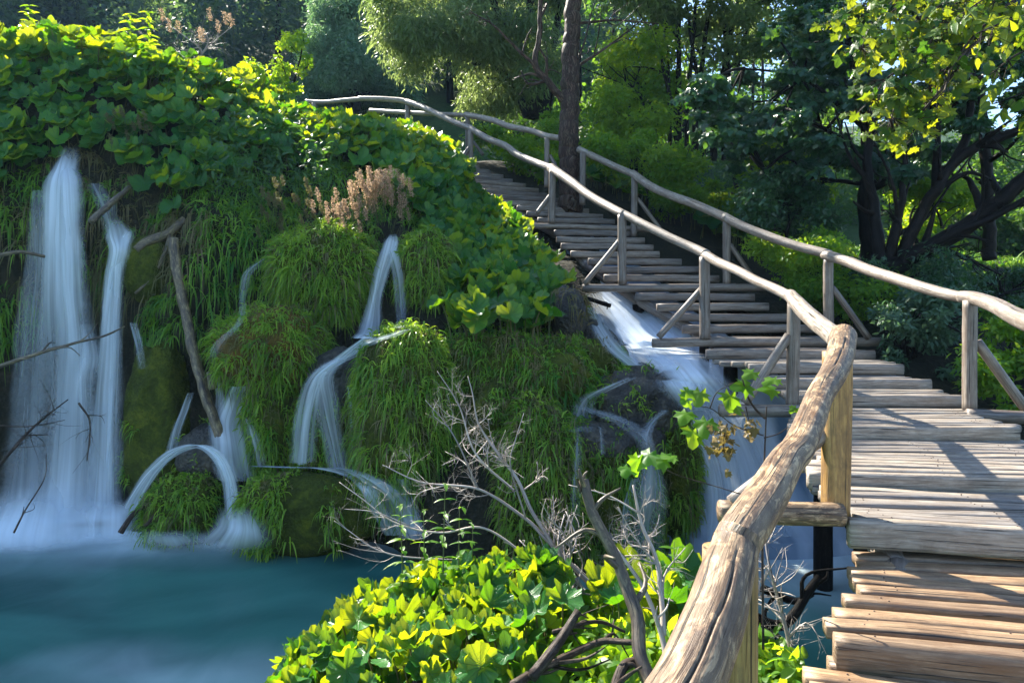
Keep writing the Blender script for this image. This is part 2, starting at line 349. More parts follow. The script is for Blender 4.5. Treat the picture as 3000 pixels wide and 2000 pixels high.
# surface point cloud for planting --------------------------------------------------
def tri_sample(V, F, n, seed=0):
    rs = np.random.RandomState(seed)
    V = V.reshape(-1, 3); F = np.asarray(F)
    T = np.concatenate([F[:, [0, 1, 2]], F[:, [0, 2, 3]]]) if F.shape[1] == 4 else F
    a, b, c = V[T[:, 0]], V[T[:, 1]], V[T[:, 2]]
    N = np.cross(b-a, c-a); ar = np.linalg.norm(N, axis=1)*.5
    return T, a, b, c, N, ar, rs
def sample(V, F, dens, seed=0, keep=None):
    """uniform points at dens per square metre; keep(points)->mask filters triangles first"""
    T, a, b, c, N, ar, rs = tri_sample(V, F, 0, seed)
    ok = ar > 1e-9
    if keep is not None: ok &= keep((a+b+c)/3)
    a, b, c, N, ar = a[ok], b[ok], c[ok], N[ok], ar[ok]
    n = int(ar.sum()*dens)
    i = rs.choice(len(ar), n, p=ar/ar.sum()) if n else np.zeros(0, int)
    u = rs.rand(n, 1); v = rs.rand(n, 1); m = (u+v) > 1; u = np.where(m, 1-u, u); v = np.where(m, 1-v, v)
    return a[i]+(b[i]-a[i])*u+(c[i]-a[i])*v, norm(N[i])
def inpoly(px, py, poly):
    poly = np.asarray(poly, float); c = np.zeros(px.shape, bool); j = len(poly)-1
    for i in range(len(poly)):
        xi, yi = poly[i]; xj, yj = poly[j]
        c ^= ((yi > py) != (yj > py)) & (px < (xj-xi)*(py-yi)/(yj-yi+1e-12)+xi); j = i
    return c
TFv = tf[:, ::-1]
def ter_pts(dens, poly, seed, dmin=2.0, dmax=20):
    def keep(p):
        px, py = proj(p); return inpoly(px, py, poly) & (p[:, 1] > dmin) & (p[:, 1] < dmax)
    p, n = sample(TV, TFv, dens, seed, keep)
    n = np.where(n[:, 2:3]+(-n[:, 1:2])*.5 < 0, -n, n)
    return p, n

# ------------------------------------------------------------------ grass blades
def blades(g, pts, nrm, L, W, droop=1.0, seed=0, rows=4, spread=.55, up=.35, wind=(0, 0, 0), tuft=9):
    rs = np.random.RandomState(seed); n = len(pts)
    if not n: return
    L0 = 1.0; rb = rs.rand(n)
    if tuft > 1:
        c = rs.choice(n, max(1, n//tuft)); w = rs.randint(0, len(c), n); tr = rs.rand(len(c)); tl = .6+.75*rs.rand(len(c)); td = rs.randn(len(c), 3)*.35
        pts = pts[c][w]+rs.randn(n, 3)*.03; nrm = norm(nrm[c][w]+td[w]); rb = np.clip(tr[w]*.5+rb*.6-.05, 0, 1); L0 = tl[w]
    L = L*L0*(.5+.8*rs.rand(n)); W = W*(.7+.6*rs.rand(n))
    d = norm(nrm+rs.randn(n, 3)*spread+np.array([0, 0, up])+np.array(wind))
    side = norm(np.cross(d, rs.randn(n, 3)))
    t = np.linspace(0, 1, rows+1)[None, :, None]
    gr = np.array([0, 0, -1.0])
    c = pts[:, None]+L[:, None, None]*(d[:, None]*(t-.28*droop*t*t)+gr*(droop*.62*t*t)*(1+.3*rs.randn(n)[:, None, None]))
    w = (W[:, None, None]*(1-t**1.8)*(.75+.25*np.sin(t*3)))*.5+.0006
    V = np.stack([c-side[:, None]*w, c+side[:, None]*w], 2)     # n,rows+1,2,3
    nv = (rows+1)*2; base = (np.arange(n)*nv)[:, None]
    k = np.arange(rows)*2; q = np.stack([k, k+1, k+3, k+2], -1)  # rows,4
    F = (base[:, :, None]+q[None]).reshape(-1, 4)
    g.add(V.reshape(-1, 3), F, None, np.repeat(rb, nv))

# ------------------------------------------------------------------ leaf templates (lie in XY, stalk at origin, +Y = tip)
def tpl_butter(seed, na=44, nr=4):
    rs = np.random.RandomState(seed)
    a = np.linspace(-math.pi, math.pi, na, endpoint=False)       # 0 = tip (+Y), pi = notch
    notch = 1-.72*np.exp(-((np.abs(a)-math.pi)/.26)**2)
    rim = notch*(1+.05*np.sin(a*7+rs.rand()*6)+(.045 if na > 20 else .03)*np.sin(a*(15 if na > 20 else 6)+rs.rand()*6)+.04*rs.randn(na)*.6+.06*np.cos(a))*.5
    V = [[0, 0, 0]]; U = [[0, 0, 0]]
    ph = rs.rand()*6; cup = .15+.75*rs.rand(); fold = .5*rs.rand()
    for r in np.linspace(0, 1, nr+1)[1:]:
        rr = rim*r
        z = cup*rr*rr*1.6+(.085*np.sin(a*3+ph)+.05*np.sin(a*7+ph*2)+.02*np.cos(a*13))*r*r-.14*np.cos(a)*r*r+fold*.22*np.abs(np.sin(a))*r*r
        V += list(np.stack([rr*np.sin(a), rr*np.cos(a), z], -1)); U += list(np.stack([a/(2*math.pi), np.full(na, r), z*0+seed], -1))
    F3 = [[0, 1+i, 1+(i+1) % na] for i in range(na)]
    F4 = [[1+(k*na)+i, 1+(k+1)*na+i, 1+(k+1)*na+(i+1) % na, 1+k*na+(i+1) % na] for k in range(nr-1) for i in range(na)]
    return np.array(V), [np.array(F3), np.array(F4)], np.array(U)
def tpl_maple(seed, fold=.25):
    rs = np.random.RandomState(seed)
    ang = [180, 150, 118, 100, 80, 62, 48, 30, 14, 0]
    rad = [.06, .30, .24, .46, .30, .52, .34, .40, .56, .66]
    A = []; 
    for s in (1, -1):
        for x, r in (zip(ang, rad) if s == 1 else list(zip(ang, rad))[-2:0:-1]): A.append((s*math.radians(x), r*(1+.12*rs.randn()*.5)))
    a = np.array([q[0] for q in A]); r = np.array([q[1] for q in A]); n = len(a)
    def ring(f): 
        x, y = np.sin(a)*r*f, np.cos(a)*r*f
        z = -fold*np.abs(x)*.8-.35*y*y*np.sign(y)+.04*np.sin(a*5+seed)*f
        return np.stack([x, y, z], -1)
    V = np.concatenate([[[0, 0, 0]], ring(.5), ring(1)])
    U = np.concatenate([[[0, 0, 0]], np.stack([a/(2*math.pi), a*0+.5, a*0+seed], -1), np.stack([a/(2*math.pi), a*0+1, a*0+seed], -1)])
    F3 = np.array([[0, 1+(i+1) % n, 1+i] for i in range(n)]); F4 = np.array([[1+i, 1+(i+1) % n, 1+n+(i+1) % n, 1+n+i] for i in range(n)])
    return V, [F3, F4], U
def tpl_oval(w=.42, fold=.10, curl=.2):
    y = np.array([0, .18, .45, .75, 1.0]); hw = np.array([.04, .75, 1, .62, .02])*w*.5
    V = []; 
    for yy, h in zip(y, hw):
        z = -curl*yy*yy
        V += [[-h, yy, z+fold*h*2], [0, yy, z], [h, yy, z+fold*h*2]]
    F = []
    for k in range(4):
        b = k*3; F += [[b, b+1, b+4, b+3], [b+1, b+2, b+5, b+4]]
    U = np.array(V)[:, [0, 1, 1]]*1.0; U[:, 0] = U[:, 0]*.2; 
    return np.array(V, float), [np.array(F)], U
def tpl_rhomb(w=.45):
    V = np.array([[0, 0, 0], [w*.5, .45, .06], [0, 1, -.06], [-w*.5, .45, .06]], float)
    return V, [np.array([[0, 1, 2, 3]])], V*1.0
def frames(nrm, tip, rs=None):
    """rotation matrices with local Z = nrm and local Y ~ tip"""
    z = norm(nrm); y = norm(tip-(tip*z).sum(-1, keepdims=True)*z); x = np.cross(y, z)
    return np.stack([x, y, z], -1)
def scatter(g, tpl, pts, Rm, size, rnd):
    V, F, U = tpl; n = len(pts); 
    if n == 0: return
    W = np.einsum('nij,kj->nki', Rm, V)*np.asarray(size).reshape(-1, 1, 1)+pts[:, None]
    nv = len(V); off = (np.arange(n)*nv)[:, None, None]
    g.add(W.reshape(-1, 3), [(f[None]+off).reshape(-1, f.shape[1]) for f in F], np.tile(U, (n, 1)), np.repeat(rnd, nv))
TB = [tpl_butter(i) for i in range(8)]; TBL = [tpl_butter(i, 30, 2) for i in range(8)]
TM = [tpl_maple(i) for i in range(5)]
ROCKS = []

def butterbur(name, pts, nrm, size, height, seed=0, label=None, cat=None, mat='butter', face=(0, -.45, .9), tilt=.45, lod=0, group=None, kind=None, stems=True, parent=None):
    rs = np.random.RandomState(seed); n = len(pts)
    h = height*(.5+.8*rs.rand(n)); sz = size*(.55+.75*rs.rand(n))
    out = nrm*np.array([1, 1, .4])
    top = pts+out*h[:, None]*.55+np.array([0, 0, 1])*h[:, None]*.75+rs.randn(n, 3)*.03
    nn = norm(np.array(face)+nrm*.5+rs.randn(n, 3)*tilt)
    tip = norm(np.array([0, -.55, -.25])+nrm*np.array([.6, .6, 0])+rs.randn(n, 3)*.7)
    Rm = frames(nn, tip); T = TBL if lod else TB
    o = Geo(); which = rs.randint(0, 8, n); rnd = rs.rand(n)
    for k in range(8):
        m = which == k; scatter(o, T[k], top[m], Rm[m], sz[m], rnd[m])
    ob = o.build(name, M[mat], parent)
    if label: tag(ob, label, cat, group, kind)
    elif kind: tag(ob, kind=kind)
    if stems:
        s = Geo(); sel = np.arange(n)[:1600]; rows = 3; t = np.linspace(0, 1, rows+1)[None, :, None]
        c = pts[sel, None]*(1-t)+top[sel, None]*t+np.array([0, 0, 1])*(t*(1-t)*h[sel][:, None, None]*.35)-out[sel][:, None]*(t*(1-t))*.1
        sx = norm(np.cross(top[sel]-pts[sel], np.array([0, 1.0, 0])+rs.randn(len(sel), 3)*.2)); sy = norm(np.cross(top[sel]-pts[sel], sx)); w = .004+.014*sz[sel]
        ring = np.stack([c+sx[:, None]*w[:, None, None], c-sx[:, None]*w[:, None, None]*.5+sy[:, None]*w[:, None, None]*.87, c-sx[:, None]*w[:, None, None]*.5-sy[:, None]*w[:, None, None]*.87], 2)
        f = grid_faces(rows+1, 3, True); nv = (rows+1)*3
        s.add(ring.reshape(-1, 3), (f[None]+(np.arange(len(sel))*nv)[:, None, None]).reshape(-1, 4), None, np.repeat(rnd[sel], nv))
        s.build('stalks', M['stem'], ob)['kind'] = 'stuff'
    return ob

# ------------------------------------------------------------------ mounds
def mound(name, c, r, label, cat='mound', seed=0, mat='moss', nl=.22, lop=1.0, res=(40, 56), power=2.4):
    c = np.array(c, float); r = np.array(r, float)
    ph = np.linspace(.02, math.pi-.02, res[0])[:, None]; th = np.linspace(0, 2*math.pi, res[1], endpoint=False)[None]
    d = np.stack([np.sin(ph)*np.cos(th), np.sin(ph)*np.sin(th), np.cos(ph)+0*th], -1)
    p = (np.abs(d)**power).sum(-1, keepdims=True)**(-1/power)*d
    n = fbm(d*1.6+seed*5.1, 5, seed); n2 = fbm(d*5+seed, 3, seed+9)
    p = p*(1+nl*n+.05*n2)[..., None]
    V = c+p*r
    F = grid_faces(res[0], res[1], True)
    g = Geo(); g.add(V, F[:, ::-1] if False else F)
    o = g.build(name, M[mat]); tag(o, label, cat); ROCKS.append((V, F))
    return o, V, F
def mound_pts(V, F, dens, seed, zmin=-9, top=None, region=None):
    p, n = sample(V, F, dens, seed)
    c = V.reshape(-1, 3).mean(0); n = np.where(((p-c)*n).sum(-1, keepdims=True) < 0, -n, n)
    k = (p[:, 2] > zmin) & (n[:, 1] < .6) & (n[:, 2] > -.75)
    if region is not None: k &= region(p, n)
    return p[k], n[k]
# ================================================================== BOARDWALK STAIRS
rs = np.random.RandomState(11)
stair = empty('wooden_staircase', (2.6, 8.0, -1.0)); tag(stair, 'grey timber staircase of split log steps climbing beside the waterfalls', 'staircase')
def adopt(o, root):
    o.parent = root; o.location = Vector(o.location)-root.location; return o
#  (left px, right px, z, depth at left end, slope)
ST = [(2330, 4200, -1.39, 1.25, -.36), (2396, 3700, -1.29, 2.66, -.27), (2468, 3560, -1.12, 3.55, -.16), (2372, 3200, -1.04, 4.31, -.15),
      (2300, 2992, -.935, 5.40, -.07), (2330, 2826, -.82, 6.38, -.02), (2240, 2741, -.72, 6.85, 0), (2196, 2649, -.60, 7.22, 0),
      (2090, 2562, -.495, 7.80, 0), (2075, 2470, -.365, 8.40, 0), (2003, 2415, -.225, 8.66, 0), (1975, 2330, -.085, 8.92, 0),
      (1925, 2262, .055, 9.18, 0), (1868, 2216, .195, 9.44, 0), (1815, 2160, .335, 9.70, 0)]
z = .335; D = 9.70; ya = [1775, 1742, 1722, 1672, 1640, 1630, 1628, 1600, 1572, 1545, 1515, 1475, 1440, 1420, 1400, 1378, 1350, 1325, 1300, 1270, 1240, 1215]
yb = [2107, 2052, 2000, 1935, 1917, 1890, 1850, 1812, 1800, 1766, 1725, 1699, 1652, 1612, 1574, 1540, 1500, 1473, 1440, 1405, 1370, 1335]
for i in range(22):
    z += .14; D += .262 if i < 8 else .235
    ST.append((ya[i], yb[i], z, D, min(.5, .03*i)))
def ends(s):
    xl, xr, z, D, a = s; X = (xl-1500)*D/S; k = (xr-1500)/S; L = (k*D-X)/(1-a*k)
    return np.array([X, D, z]), np.array([X+L, D+a*L, z])
E = [ends(s) for s in ST]
E[0] = (np.array([.55, 1.6, -1.39]), np.array([3.2, .75, -1.39]))
nb = 0
def board(p0, p1, w, h, name='tread', mat='deck', seed=0, n=22, parent=stair, square=4.5):
    """top surface at the given z"""
    g = Geo(); k = np.linspace(0, 1, n)[:, None]
    p = np.asarray(p0)*(1-k)+np.asarray(p1)*k; L = np.linalg.norm(np.asarray(p1)-p0)
    p[:, 2] += -h/2+.006*np.sin(k[:, 0]*L*2.3+seed)+.004*vnoise(np.stack([k[:, 0]*L*3, k[:, 0]*0+seed, k[:, 0]*0], -1))
    p[:, 1] += .010*vnoise(np.stack([k[:, 0]*L*1.6, k[:, 0]*0+seed*3.3, k[:, 0]*0], -1))
    tube(g, p, np.ones(n), sides=20, rough=.035, seed=seed, rnd=rs.rand(), square=square, flat=(w/2*.985, h/2), nfreq=2.5)
    nf = sum(len(f) for f in g.f)
    if p0[1] < 6.4:
        d = norm(np.asarray(p1)-p0)
        for e in (.16, L-.16, L*.5+.02):
            for s_ in (-1, 1):
                c = np.asarray(p0)+d*(e+rs.randn()*.012)+np.array([0, s_*w*.2+rs.randn()*.004, 0]); i = int(np.clip(e/L*(n-1), 0, n-1)); c[2] = p[i, 2]+h/2*.985
                tube(g, [c, c+np.array([0, 0, .003])], .0038, sides=8)
    o = g.build(name, M[mat]); adopt(o, parent)
    o.data.materials.append(M['nail'])
    if len(o.data.polygons) > nf:
        mi = np.zeros(len(o.data.polygons), np.int32); mi[nf:] = 1; o.data.polygons.foreach_set('material_index', mi)
    return o
for k in range(len(ST)-1):
    A0, A1 = E[k]; B0, B1 = E[k+1]
    depth = (B0[1]-A0[1]); nbd = max(2, int(round(depth/(.108 if k < 2 else .095))))
    zt = A0[2]
    for j in range(nbd+(1 if k < 9 else 0)):
        t = (j+.5)/nbd
        q0 = A0*(1-t)+B0*t; q1 = A1*(1-t)+B1*t; q0[2] = q1[2] = zt+(.0 if j else .004)+rs.randn()*.004
        if k > 9: q0 = A0+np.array([0, 1, 0])*depth*t; q1 = A1+np.array([0, 1, 0])*depth*t; q0[2] = q1[2] = zt
        d = norm(q1-q0); jit = .035 if k < 9 else .02
        q0 = q0+d*(rs.randn()*jit+(.05 if j and k > 0 else 0)); q1 = q1+d*(rs.randn()*jit-(.03 if j else 0))
        w = depth/nbd*(.80+.10*rs.rand())
        h = .115 if j == 0 else .06
        if j == 0 and k in (2, 1): h = .15
        if k == 0: h = .07
        if k > 9: h = .105 if j == 0 else .05
        board(q0, q1, w, h, seed=nb, mat='deck' if k < 2 else ('deckgrey' if k < 8 else 'wood'), square=8 if (j or k < 6) else 4.0, n=26 if k < 6 else 14)
        nb += 1
# near lower boards continue behind the camera side
for j in range(12):
    q0 = np.array([.98-.055*j, 2.50-.105*j, -1.39+rs.randn()*.004]); q0[0] += rs.randn()*.04-(.05 if j == 0 else 0)
    q1 = q0+np.array([2.3, -.27*2.3-.02*j, 0]); q1[2] = q0[2]
    if j < 8: board(q0, q1, .1, .07, seed=200+j, n=26)
# long outrigger logs that carry the posts
def log(name, p0, p1, r, mat='wood', seed=0, parent=stair, sides=14, n=16, rough=.10, r1=None):
    g = Geo(); k = np.linspace(0, 1, n)[:, None]; p = np.asarray(p0)*(1-k)+np.asarray(p1)*k
    L = np.linalg.norm(np.asarray(p1)-p0); rough = rough*.6
    wob = np.stack([vnoise(np.stack([k[:, 0]*L*1.5, k[:, 0]*0+seed*2.1+m*9, k[:, 0]*0], -1)) for m in range(3)], -1)*r*.22
    tube(g, p+wob, np.linspace(r, r1 or r, n), sides=sides, rough=rough, seed=seed, rnd=rs.rand(), nfreq=7)
    o = g.build(name, M[mat]); adopt(o, parent); return o
log('crossbeam', P(2112, 1500, 3.62), P(2462, 1512, 3.62), .062, 'nearrail', 1)
log('crossbeam', P(2108, 1200, 6.2), P(2345, 1204, 6.2), .058, 'wood', 2)
log('crossbeam', P(2835, 1215, 6.05), P(3120, 1232, 6.0), .058, 'wood', 6)
log('crossbeam', P(1912, 1003, 8.36), P(2582, 1003, 8.36), .058, 'wood', 3)
log('crossbeam', P(1706, 843, 9.66), P(2242, 843, 9.66), .056, 'wood', 4)
log('crossbeam', P(1540, 660, 11.7), P(1900, 672, 11.9), .05, 'wood', 5)
# stringers under the treads
def under(k, side, dz): e = E[k][side].copy(); d = norm(E[k][1-side]-e); e = e+d*.28; e[2] -= dz; return e
for side in (0, 1):
    idx = [1, 2, 3, 4, 5, 7, 9, 11, 14, 18, 22, 28, 36]
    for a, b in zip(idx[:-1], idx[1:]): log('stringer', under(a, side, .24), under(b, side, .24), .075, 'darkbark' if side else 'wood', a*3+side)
# support posts standing in the water
for (px, k, s) in ((0, 9, 0), (0, 5, 0), (0, 2, 0), (0, 9, 1), (0, 5, 1), (0, 14, 0)):
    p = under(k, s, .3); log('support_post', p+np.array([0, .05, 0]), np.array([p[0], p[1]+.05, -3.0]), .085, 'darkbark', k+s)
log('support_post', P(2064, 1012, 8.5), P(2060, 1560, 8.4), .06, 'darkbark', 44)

# ------------------------------------------------------------------ railings
LA = [(897, 18.6), (1192, 17.0), (1379, 14.6), (1620, 11.8), (1821, 9.7), (2065, 8.4), (2325, 6.25), (2455, 3.7)]
RA = [(1085, 18.4), (1370, 15.5), (1603, 13.15), (1707, 12.6), (1858, 11.75), (2128, 9.7), (2427, 8.35), (2842, 6.15), (3440, 3.4)]
def dep(x, A):
    xs = [a[0] for a in A]; return 1/np.interp(x, xs, [1/a[1] for a in A])
lrail = empty('handrail', P(2063, 860, 8.4)); tag(lrail, 'rough log railing on the water side of the stairs', 'railing')
rrail = empty('handrail', P(2427, 860, 8.35)); tag(rrail, 'rough log railing on the forest side of the stairs', 'railing')
def rail(name, pts, A, wpx, mat, parent, seed, sides=20, crack=None, n=None, rough=.07, ds=None):
    d = ds if ds is not None else [dep(p[0], A) for p in pts]
    q = np.array([P(p[0], p[1], dd) for p, dd in zip(pts, d)])
    w = np.interp(np.arange(len(pts)), np.linspace(0, len(pts)-1, len(wpx)), wpx); r = w*np.array(d)/S/2
    L = np.linalg.norm(np.diff(q, axis=0), axis=1).sum()
    g = Geo(); tube(g, q, r, nseg=n or int(max(12, L*16)), sides=sides, rough=rough, seed=seed, rnd=.3+.5*rs.rand(), crack=crack, nfreq=3 if sides > 60 else 6)
    o = g.build(name, M[mat]); adopt(o, parent); return o
rail('rail', [(897,297),(950,300),(1000,295),(1060,290)], LA, [11,13], 'rail', lrail, 1)
rail('rail', [(1052,289),(1112,290),(1170,294),(1196,298)], LA, [14,16], 'rail', lrail, 2)
rail('rail', [(1188,297),(1223,308),(1277,332),(1330,357),(1384,378)], LA, [17,17], 'rail', lrail, 3)
rail('rail', [(1374,373),(1428,406),(1482,428),(1513,451),(1562,473),(1624,496)], LA, [18,22], 'rail', lrail, 4)
rail('rail', [(1614,492),(1670,531),(1732,576),(1821,625),(1828,628)], LA, [27,24], 'rail', lrail, 5)
rail('rail', [(1815,621),(1893,661),(1982,705),(2034,728),(2072,746)], LA, [24,28], 'rail', lrail, 6)
rail('rail', [(2060,742),(2103,768),(2161,793),(2218,824),(2270,846),(2325,874)], LA, [28,27,32], 'rail', lrail, 7)
rail('rail', [(2316,866),(2357,912),(2388,940),(2428,971),(2462,998)], LA, [38,52,50,68], 'rail', lrail, 8, ds=[6.25,5.45,4.9,4.2,3.75], sides=32, crack=[(1.2,.10,.1,2.5,.35),(2.6,.07,.3,2.2,.25)], n=60)
# big near rail: two logs meeting over the second post
q1 = [(2470,985),(2458,1052),(2440,1096),(2400,1163),(2375,1230),(2333,1320),(2305,1351),(2246,1453),(2178,1555),(2150,1600)]
w1 = [74,76,74,74,82,92,98,118,132,132]
d1 = [1/np.interp(p[1], [985,1590], [1/3.72,1/1.34]) for p in q1]
rail('rail', q1, LA, w1, 'nearrail', lrail, 9, sides=96, ds=d1, n=220, rough=.035, crack=[(1.9,.03,.25,1.2,.16),(1.3,.03,1.3,2.6,.16)])
q2 = [(2168,1560),(2152,1606),(2121,1708),(2093,1810),(2053,1912),(2017,2000),(1950,2130),(1790,2420)]
w2 = [128,136,158,176,190,200,230,300]
d2 = [1/np.interp(p[1], [1590,2420], [1/1.34,1/.80]) for p in q2]
rail('rail', q2, LA, w2, 'nearrail', lrail, 10, sides=112, ds=d2, n=160, rough=.035, crack=[(1.9,.026,.06,3,.26),(1.35,.03,.0,.14,.25)])
rail('rail', [(1085,324),(1152,328),(1250,333),(1372,338)], RA, [12,13], 'rail', rrail, 11)
rail('rail', [(1364,336),(1446,353),(1491,370),(1558,384),(1603,399),(1643,405)], RA, [17,18], 'rail', rrail, 12)
rail('rail', [(1695,437),(1740,458),(1785,480),(1862,514)], RA, [19,20], 'rail', rrail, 13)
rail('rail', [(1852,508),(1900,542),(1960,571),(2050,604),(2132,641)], RA, [23,26], 'rail', rrail, 14)
rail('rail', [(2122,635),(2170,660),(2250,692),(2340,722),(2430,745)], RA, [26,28], 'rail', rrail, 15)
rail('rail', [(2414,745),(2480,765),(2536,788),(2661,829),(2759,858),(2838,874)], RA, [30,32,34,30], 'rail', rrail, 16, sides=24)
rail('rail', [(2818,869),(2850,872),(2915,895),(3000,938),(3150,990),(3440,1090)], RA, [36,42,60,90], 'rail', rrail, 17, sides=24, crack=[(1.6,.1,.1,2.5,.3)])
def post(px0, py0, px1, py1, d, wpx, parent, mat='wood', seed=0, sides=20):
    a = P(px0, py0, d); b = P(px1, py1, d); g = Geo(); n = 16; k = np.linspace(0, 1, n)[:, None]
    tube(g, a*(1-k)+b*k, np.full(n, wpx*d/S/2), sides=sides, rough=.07, seed=seed, rnd=.25+.5*rs.rand(), square=2.6)
    o = g.build('post', M[mat]); adopt(o, parent)
post(2140,1610, 2130,3100, 1.34, 150, lrail, 'orange', 1, 40)
post(2452,1030, 2447,1503, 3.70, 76, lrail, 'orange', 2, 40)
post(2326,884, 2321,1192, 6.25, 35, lrail, 'wood', 3)
post(2064,753, 2065,992, 8.33, 30, lrail, 'wood', 4)
post(1822,629, 1823,832, 9.65, 25, lrail, 'wood', 5)
post(1619,498, 1616,655, 11.75, 21, lrail, 'wood', 6)
post(1379,382, 1379,520, 14.5, 16, lrail, 'wood', 7)
post(1195,306, 1194,400, 17.0, 15, lrail, 'wood', 8)
post(921,303, 921,400, 18.3, 13, lrail, 'wood', 9)
post(2842,880, 2840,1200, 6.1, 36, rrail, 'wood', 10)
post(2426,756, 2428,1000, 8.35, 27, rrail, 'wood', 11)
post(2129,644, 2129,832, 9.72, 22, rrail, 'wood', 12)
post(1859,518, 1857,692, 11.75, 19, rrail, 'wood', 13)
post(1708,447, 1706,600, 12.5, 18, rrail, 'wood', 14)
post(1603,405, 1601,549, 13.1, 15, rrail, 'wood', 15)
post(1370,342, 1370,470, 15.5, 14, rrail, 'wood', 16)
def brace(a, b, r, parent, mat='wood', seed=0):
    log('brace', P(*a), P(*b), r, mat, seed, parent, 12, 10)
brace((2150,1478,3.62), (2425,1262,3.72), .045, lrail, 'wood', 21)
brace((2182,1178,6.2), (2312,984,6.25), .043, lrail, 'wood', 22)
brace((1930,988,8.34), (2056,845,8.38), .040, lrail, 'wood', 23)
brace((1713,832,9.64), (1818,702,9.68), .040, lrail, 'wood', 24)
brace((1574,625,11.7), (1613,572,11.78), .038, lrail, 'wood', 25)
brace((1352,465,14.4), (1376,433,14.5), .05, lrail, 'wood', 26)
brace((3010,1205,6.05), (2862,1000,6.1), .043, rrail, 'wood', 27)
brace((2548,990,8.3), (2438,842,8.35), .040, rrail, 'wood', 28)
brace((2203,806,9.66), (2140,715,9.72), .036, rrail, 'wood', 29)
brace((1940,678,11.7), (1866,580,11.75), .034, rrail, 'wood', 30)
brace((1630,492,13.0), (1610,455,13.1), .036, rrail, 'wood', 31)
brace((1415,455,15.4), (1386,415,15.5), .036, rrail, 'wood', 32)

# ================================================================== WATER
def water_mat(name, deep, foam_pale, rough=.22, foamrough=.6):
    m, nt = new_mat(name); N = NT(nt)
    rnd = N.attr('rnd').outputs['Fac']; geo = N.n('ShaderNodeNewGeometry').outputs['Position']
    a = N.noise(N.vmul(geo, (.5, .9, 1)), 1.0, 3, .5, .6); b = N.noise(N.vmul(geo, (2.2, 1.2, 1)), 1.0, 4, .55, 1.0)
    c0 = N.mix(N.ramp(a, [(.35, (0, 0, 0)), (.7, (1, 1, 1))]), deep[0], deep[1])
    ff = N.math('MULTIPLY', rnd, N.math('ADD', N.math('MULTIPLY', b, .9), .55), True)
    ff = N.ramp(ff, [(.05, (0, 0, 0)), (.75, (1, 1, 1))])
    c = N.mix(ff, c0, foam_pale)
    bp = N.n('ShaderNodeBump', ins={'Strength': .12, 'Distance': .05, 'Height': b})
    p = N.n('ShaderNodeBsdfPrincipled', ins={'Base Color': c, 'Roughness': N.math('ADD', N.math('MULTIPLY', ff, foamrough-rough), rough), 'Normal': bp.outputs[0]})
    p.inputs['IOR'].default_value = 1.2
    N.out(p.outputs[0]); return m
M['pool'] = water_mat('pool_water', ((.018, .09, .078), (.06, .20, .165)), (.70, .82, .86), .3)
M['stream'] = water_mat('milky_stream', ((.06, .11, .17), (.14, .22, .33)), (.72, .80, .93), .5)
bases = [(P(200, 1490, 8.45), 1.35, 1.0), (P(60, 1500, 8.3), .9, .7), (P(340, 1500, 8.2), .6, .8), (P(700, 1560, 7.9), .55, 1.1), (P(600, 1575, 7.85), .6, .6), (P(1170, 1560, 7.75), .5, .7), (P(2080, 1560, 7.6), .8, .6), (P(1800, 1600, 7.2), .7, .4), (P(2370, 1600, 7.5), 2.2, .55), (P(450, 1560, 7.9), .8, .6)]
xs = np.concatenate([np.linspace(-14, -7, 12), np.arange(-6.9, 5, .08)]); ys = np.arange(-3, 9.4, .08)
X, Y = np.meshgrid(xs, ys, indexing='ij'); Z = np.full_like(X, ZW)
foam_pale = np.zeros_like(X)
for c, r, a in bases: foam_pale = np.maximum(foam_pale, a*np.exp(-(((X-c[0])/r)**2+((Y-c[1])/(r*.55))**2)))
foam_pale = foam_pale*1.1+.10*sum(a*np.exp(-(((X-c[0])/(r*1.9))**2+((Y-c[1])/(r*1.3))**2)) for c, r, a in bases)+.20*np.exp(-(((X+2.3)/1.3)**2+((Y-4.85)/.55)**2))*(1+fbm(np.stack([X*.9, Y*1.5, X*0], -1), 3, 8))+.12*np.exp(-(((X+1.9)/1.2)**2+((Y-4.7)/.7)**2))  # foam round the falls, plus a broad pale patch at the near left
Z += .006*fbm(np.stack([X*1.2, Y*1.2, X*0], -1), 3, 4)
g = Geo(); g.add(np.stack([X, Y, Z], -1), grid_faces(len(xs), len(ys)), None, foam_pale.ravel())
o = g.build('water', M['pool']); tag(o, kind='structure')
# stream sliding under the stairs
SK = [(14.5, 2.0), (12.2, 1.15), (10.6, .42), (9.6, -.30), (8.9, -.85), (8.3, -1.45), (7.9, -2.0), (7.6, -2.45), (7.3, -2.66)]
xs = np.linspace(0, 1, 60); t = np.linspace(0, 8, 90); k = np.minimum(t.astype(int), 7); f = t-k
SKa = np.array(SK); yz = SKa[k]*(1-f)[:, None]+SKa[k+1]*f[:, None]
_xa = np.interp(yz[:, 0], [7.3, 8.0, 9.0, 10.0, 11.5, 14.5], [.9, .95, 1.0, 1.0, .9, 1.6]); _xb = np.interp(yz[:, 0], [7.3, 8.0, 9.0, 10.0, 11.5, 14.5], [4.4, 4.0, 3.2, 2.4, 1.8, 2.0])
X = _xa[None]+(_xb-_xa)[None]*xs[:, None]; Y = np.repeat(yz[None, :, 0], len(xs), 0)+.18*np.sin(X*1.7); Z = np.repeat(yz[None, :, 1], len(xs), 0)
V = np.stack([X, Y, Z], -1); nn = fbm(V*np.array([1.0, .6, .6]), 4, 12)
V[..., 2] += .14*nn+.17; V[0, :, 2] -= .6; V[-1, :, 2] -= .6; V[:, -1, 2] -= .6
fo = np.clip(.25+.75*fbm(V*np.array([2.2, .6, .6])+5, 4, 3)+.5*np.exp(-((X-2.2)/.8)**2)*np.exp(-((Y-8.9)/.8)**2), 0, 1)
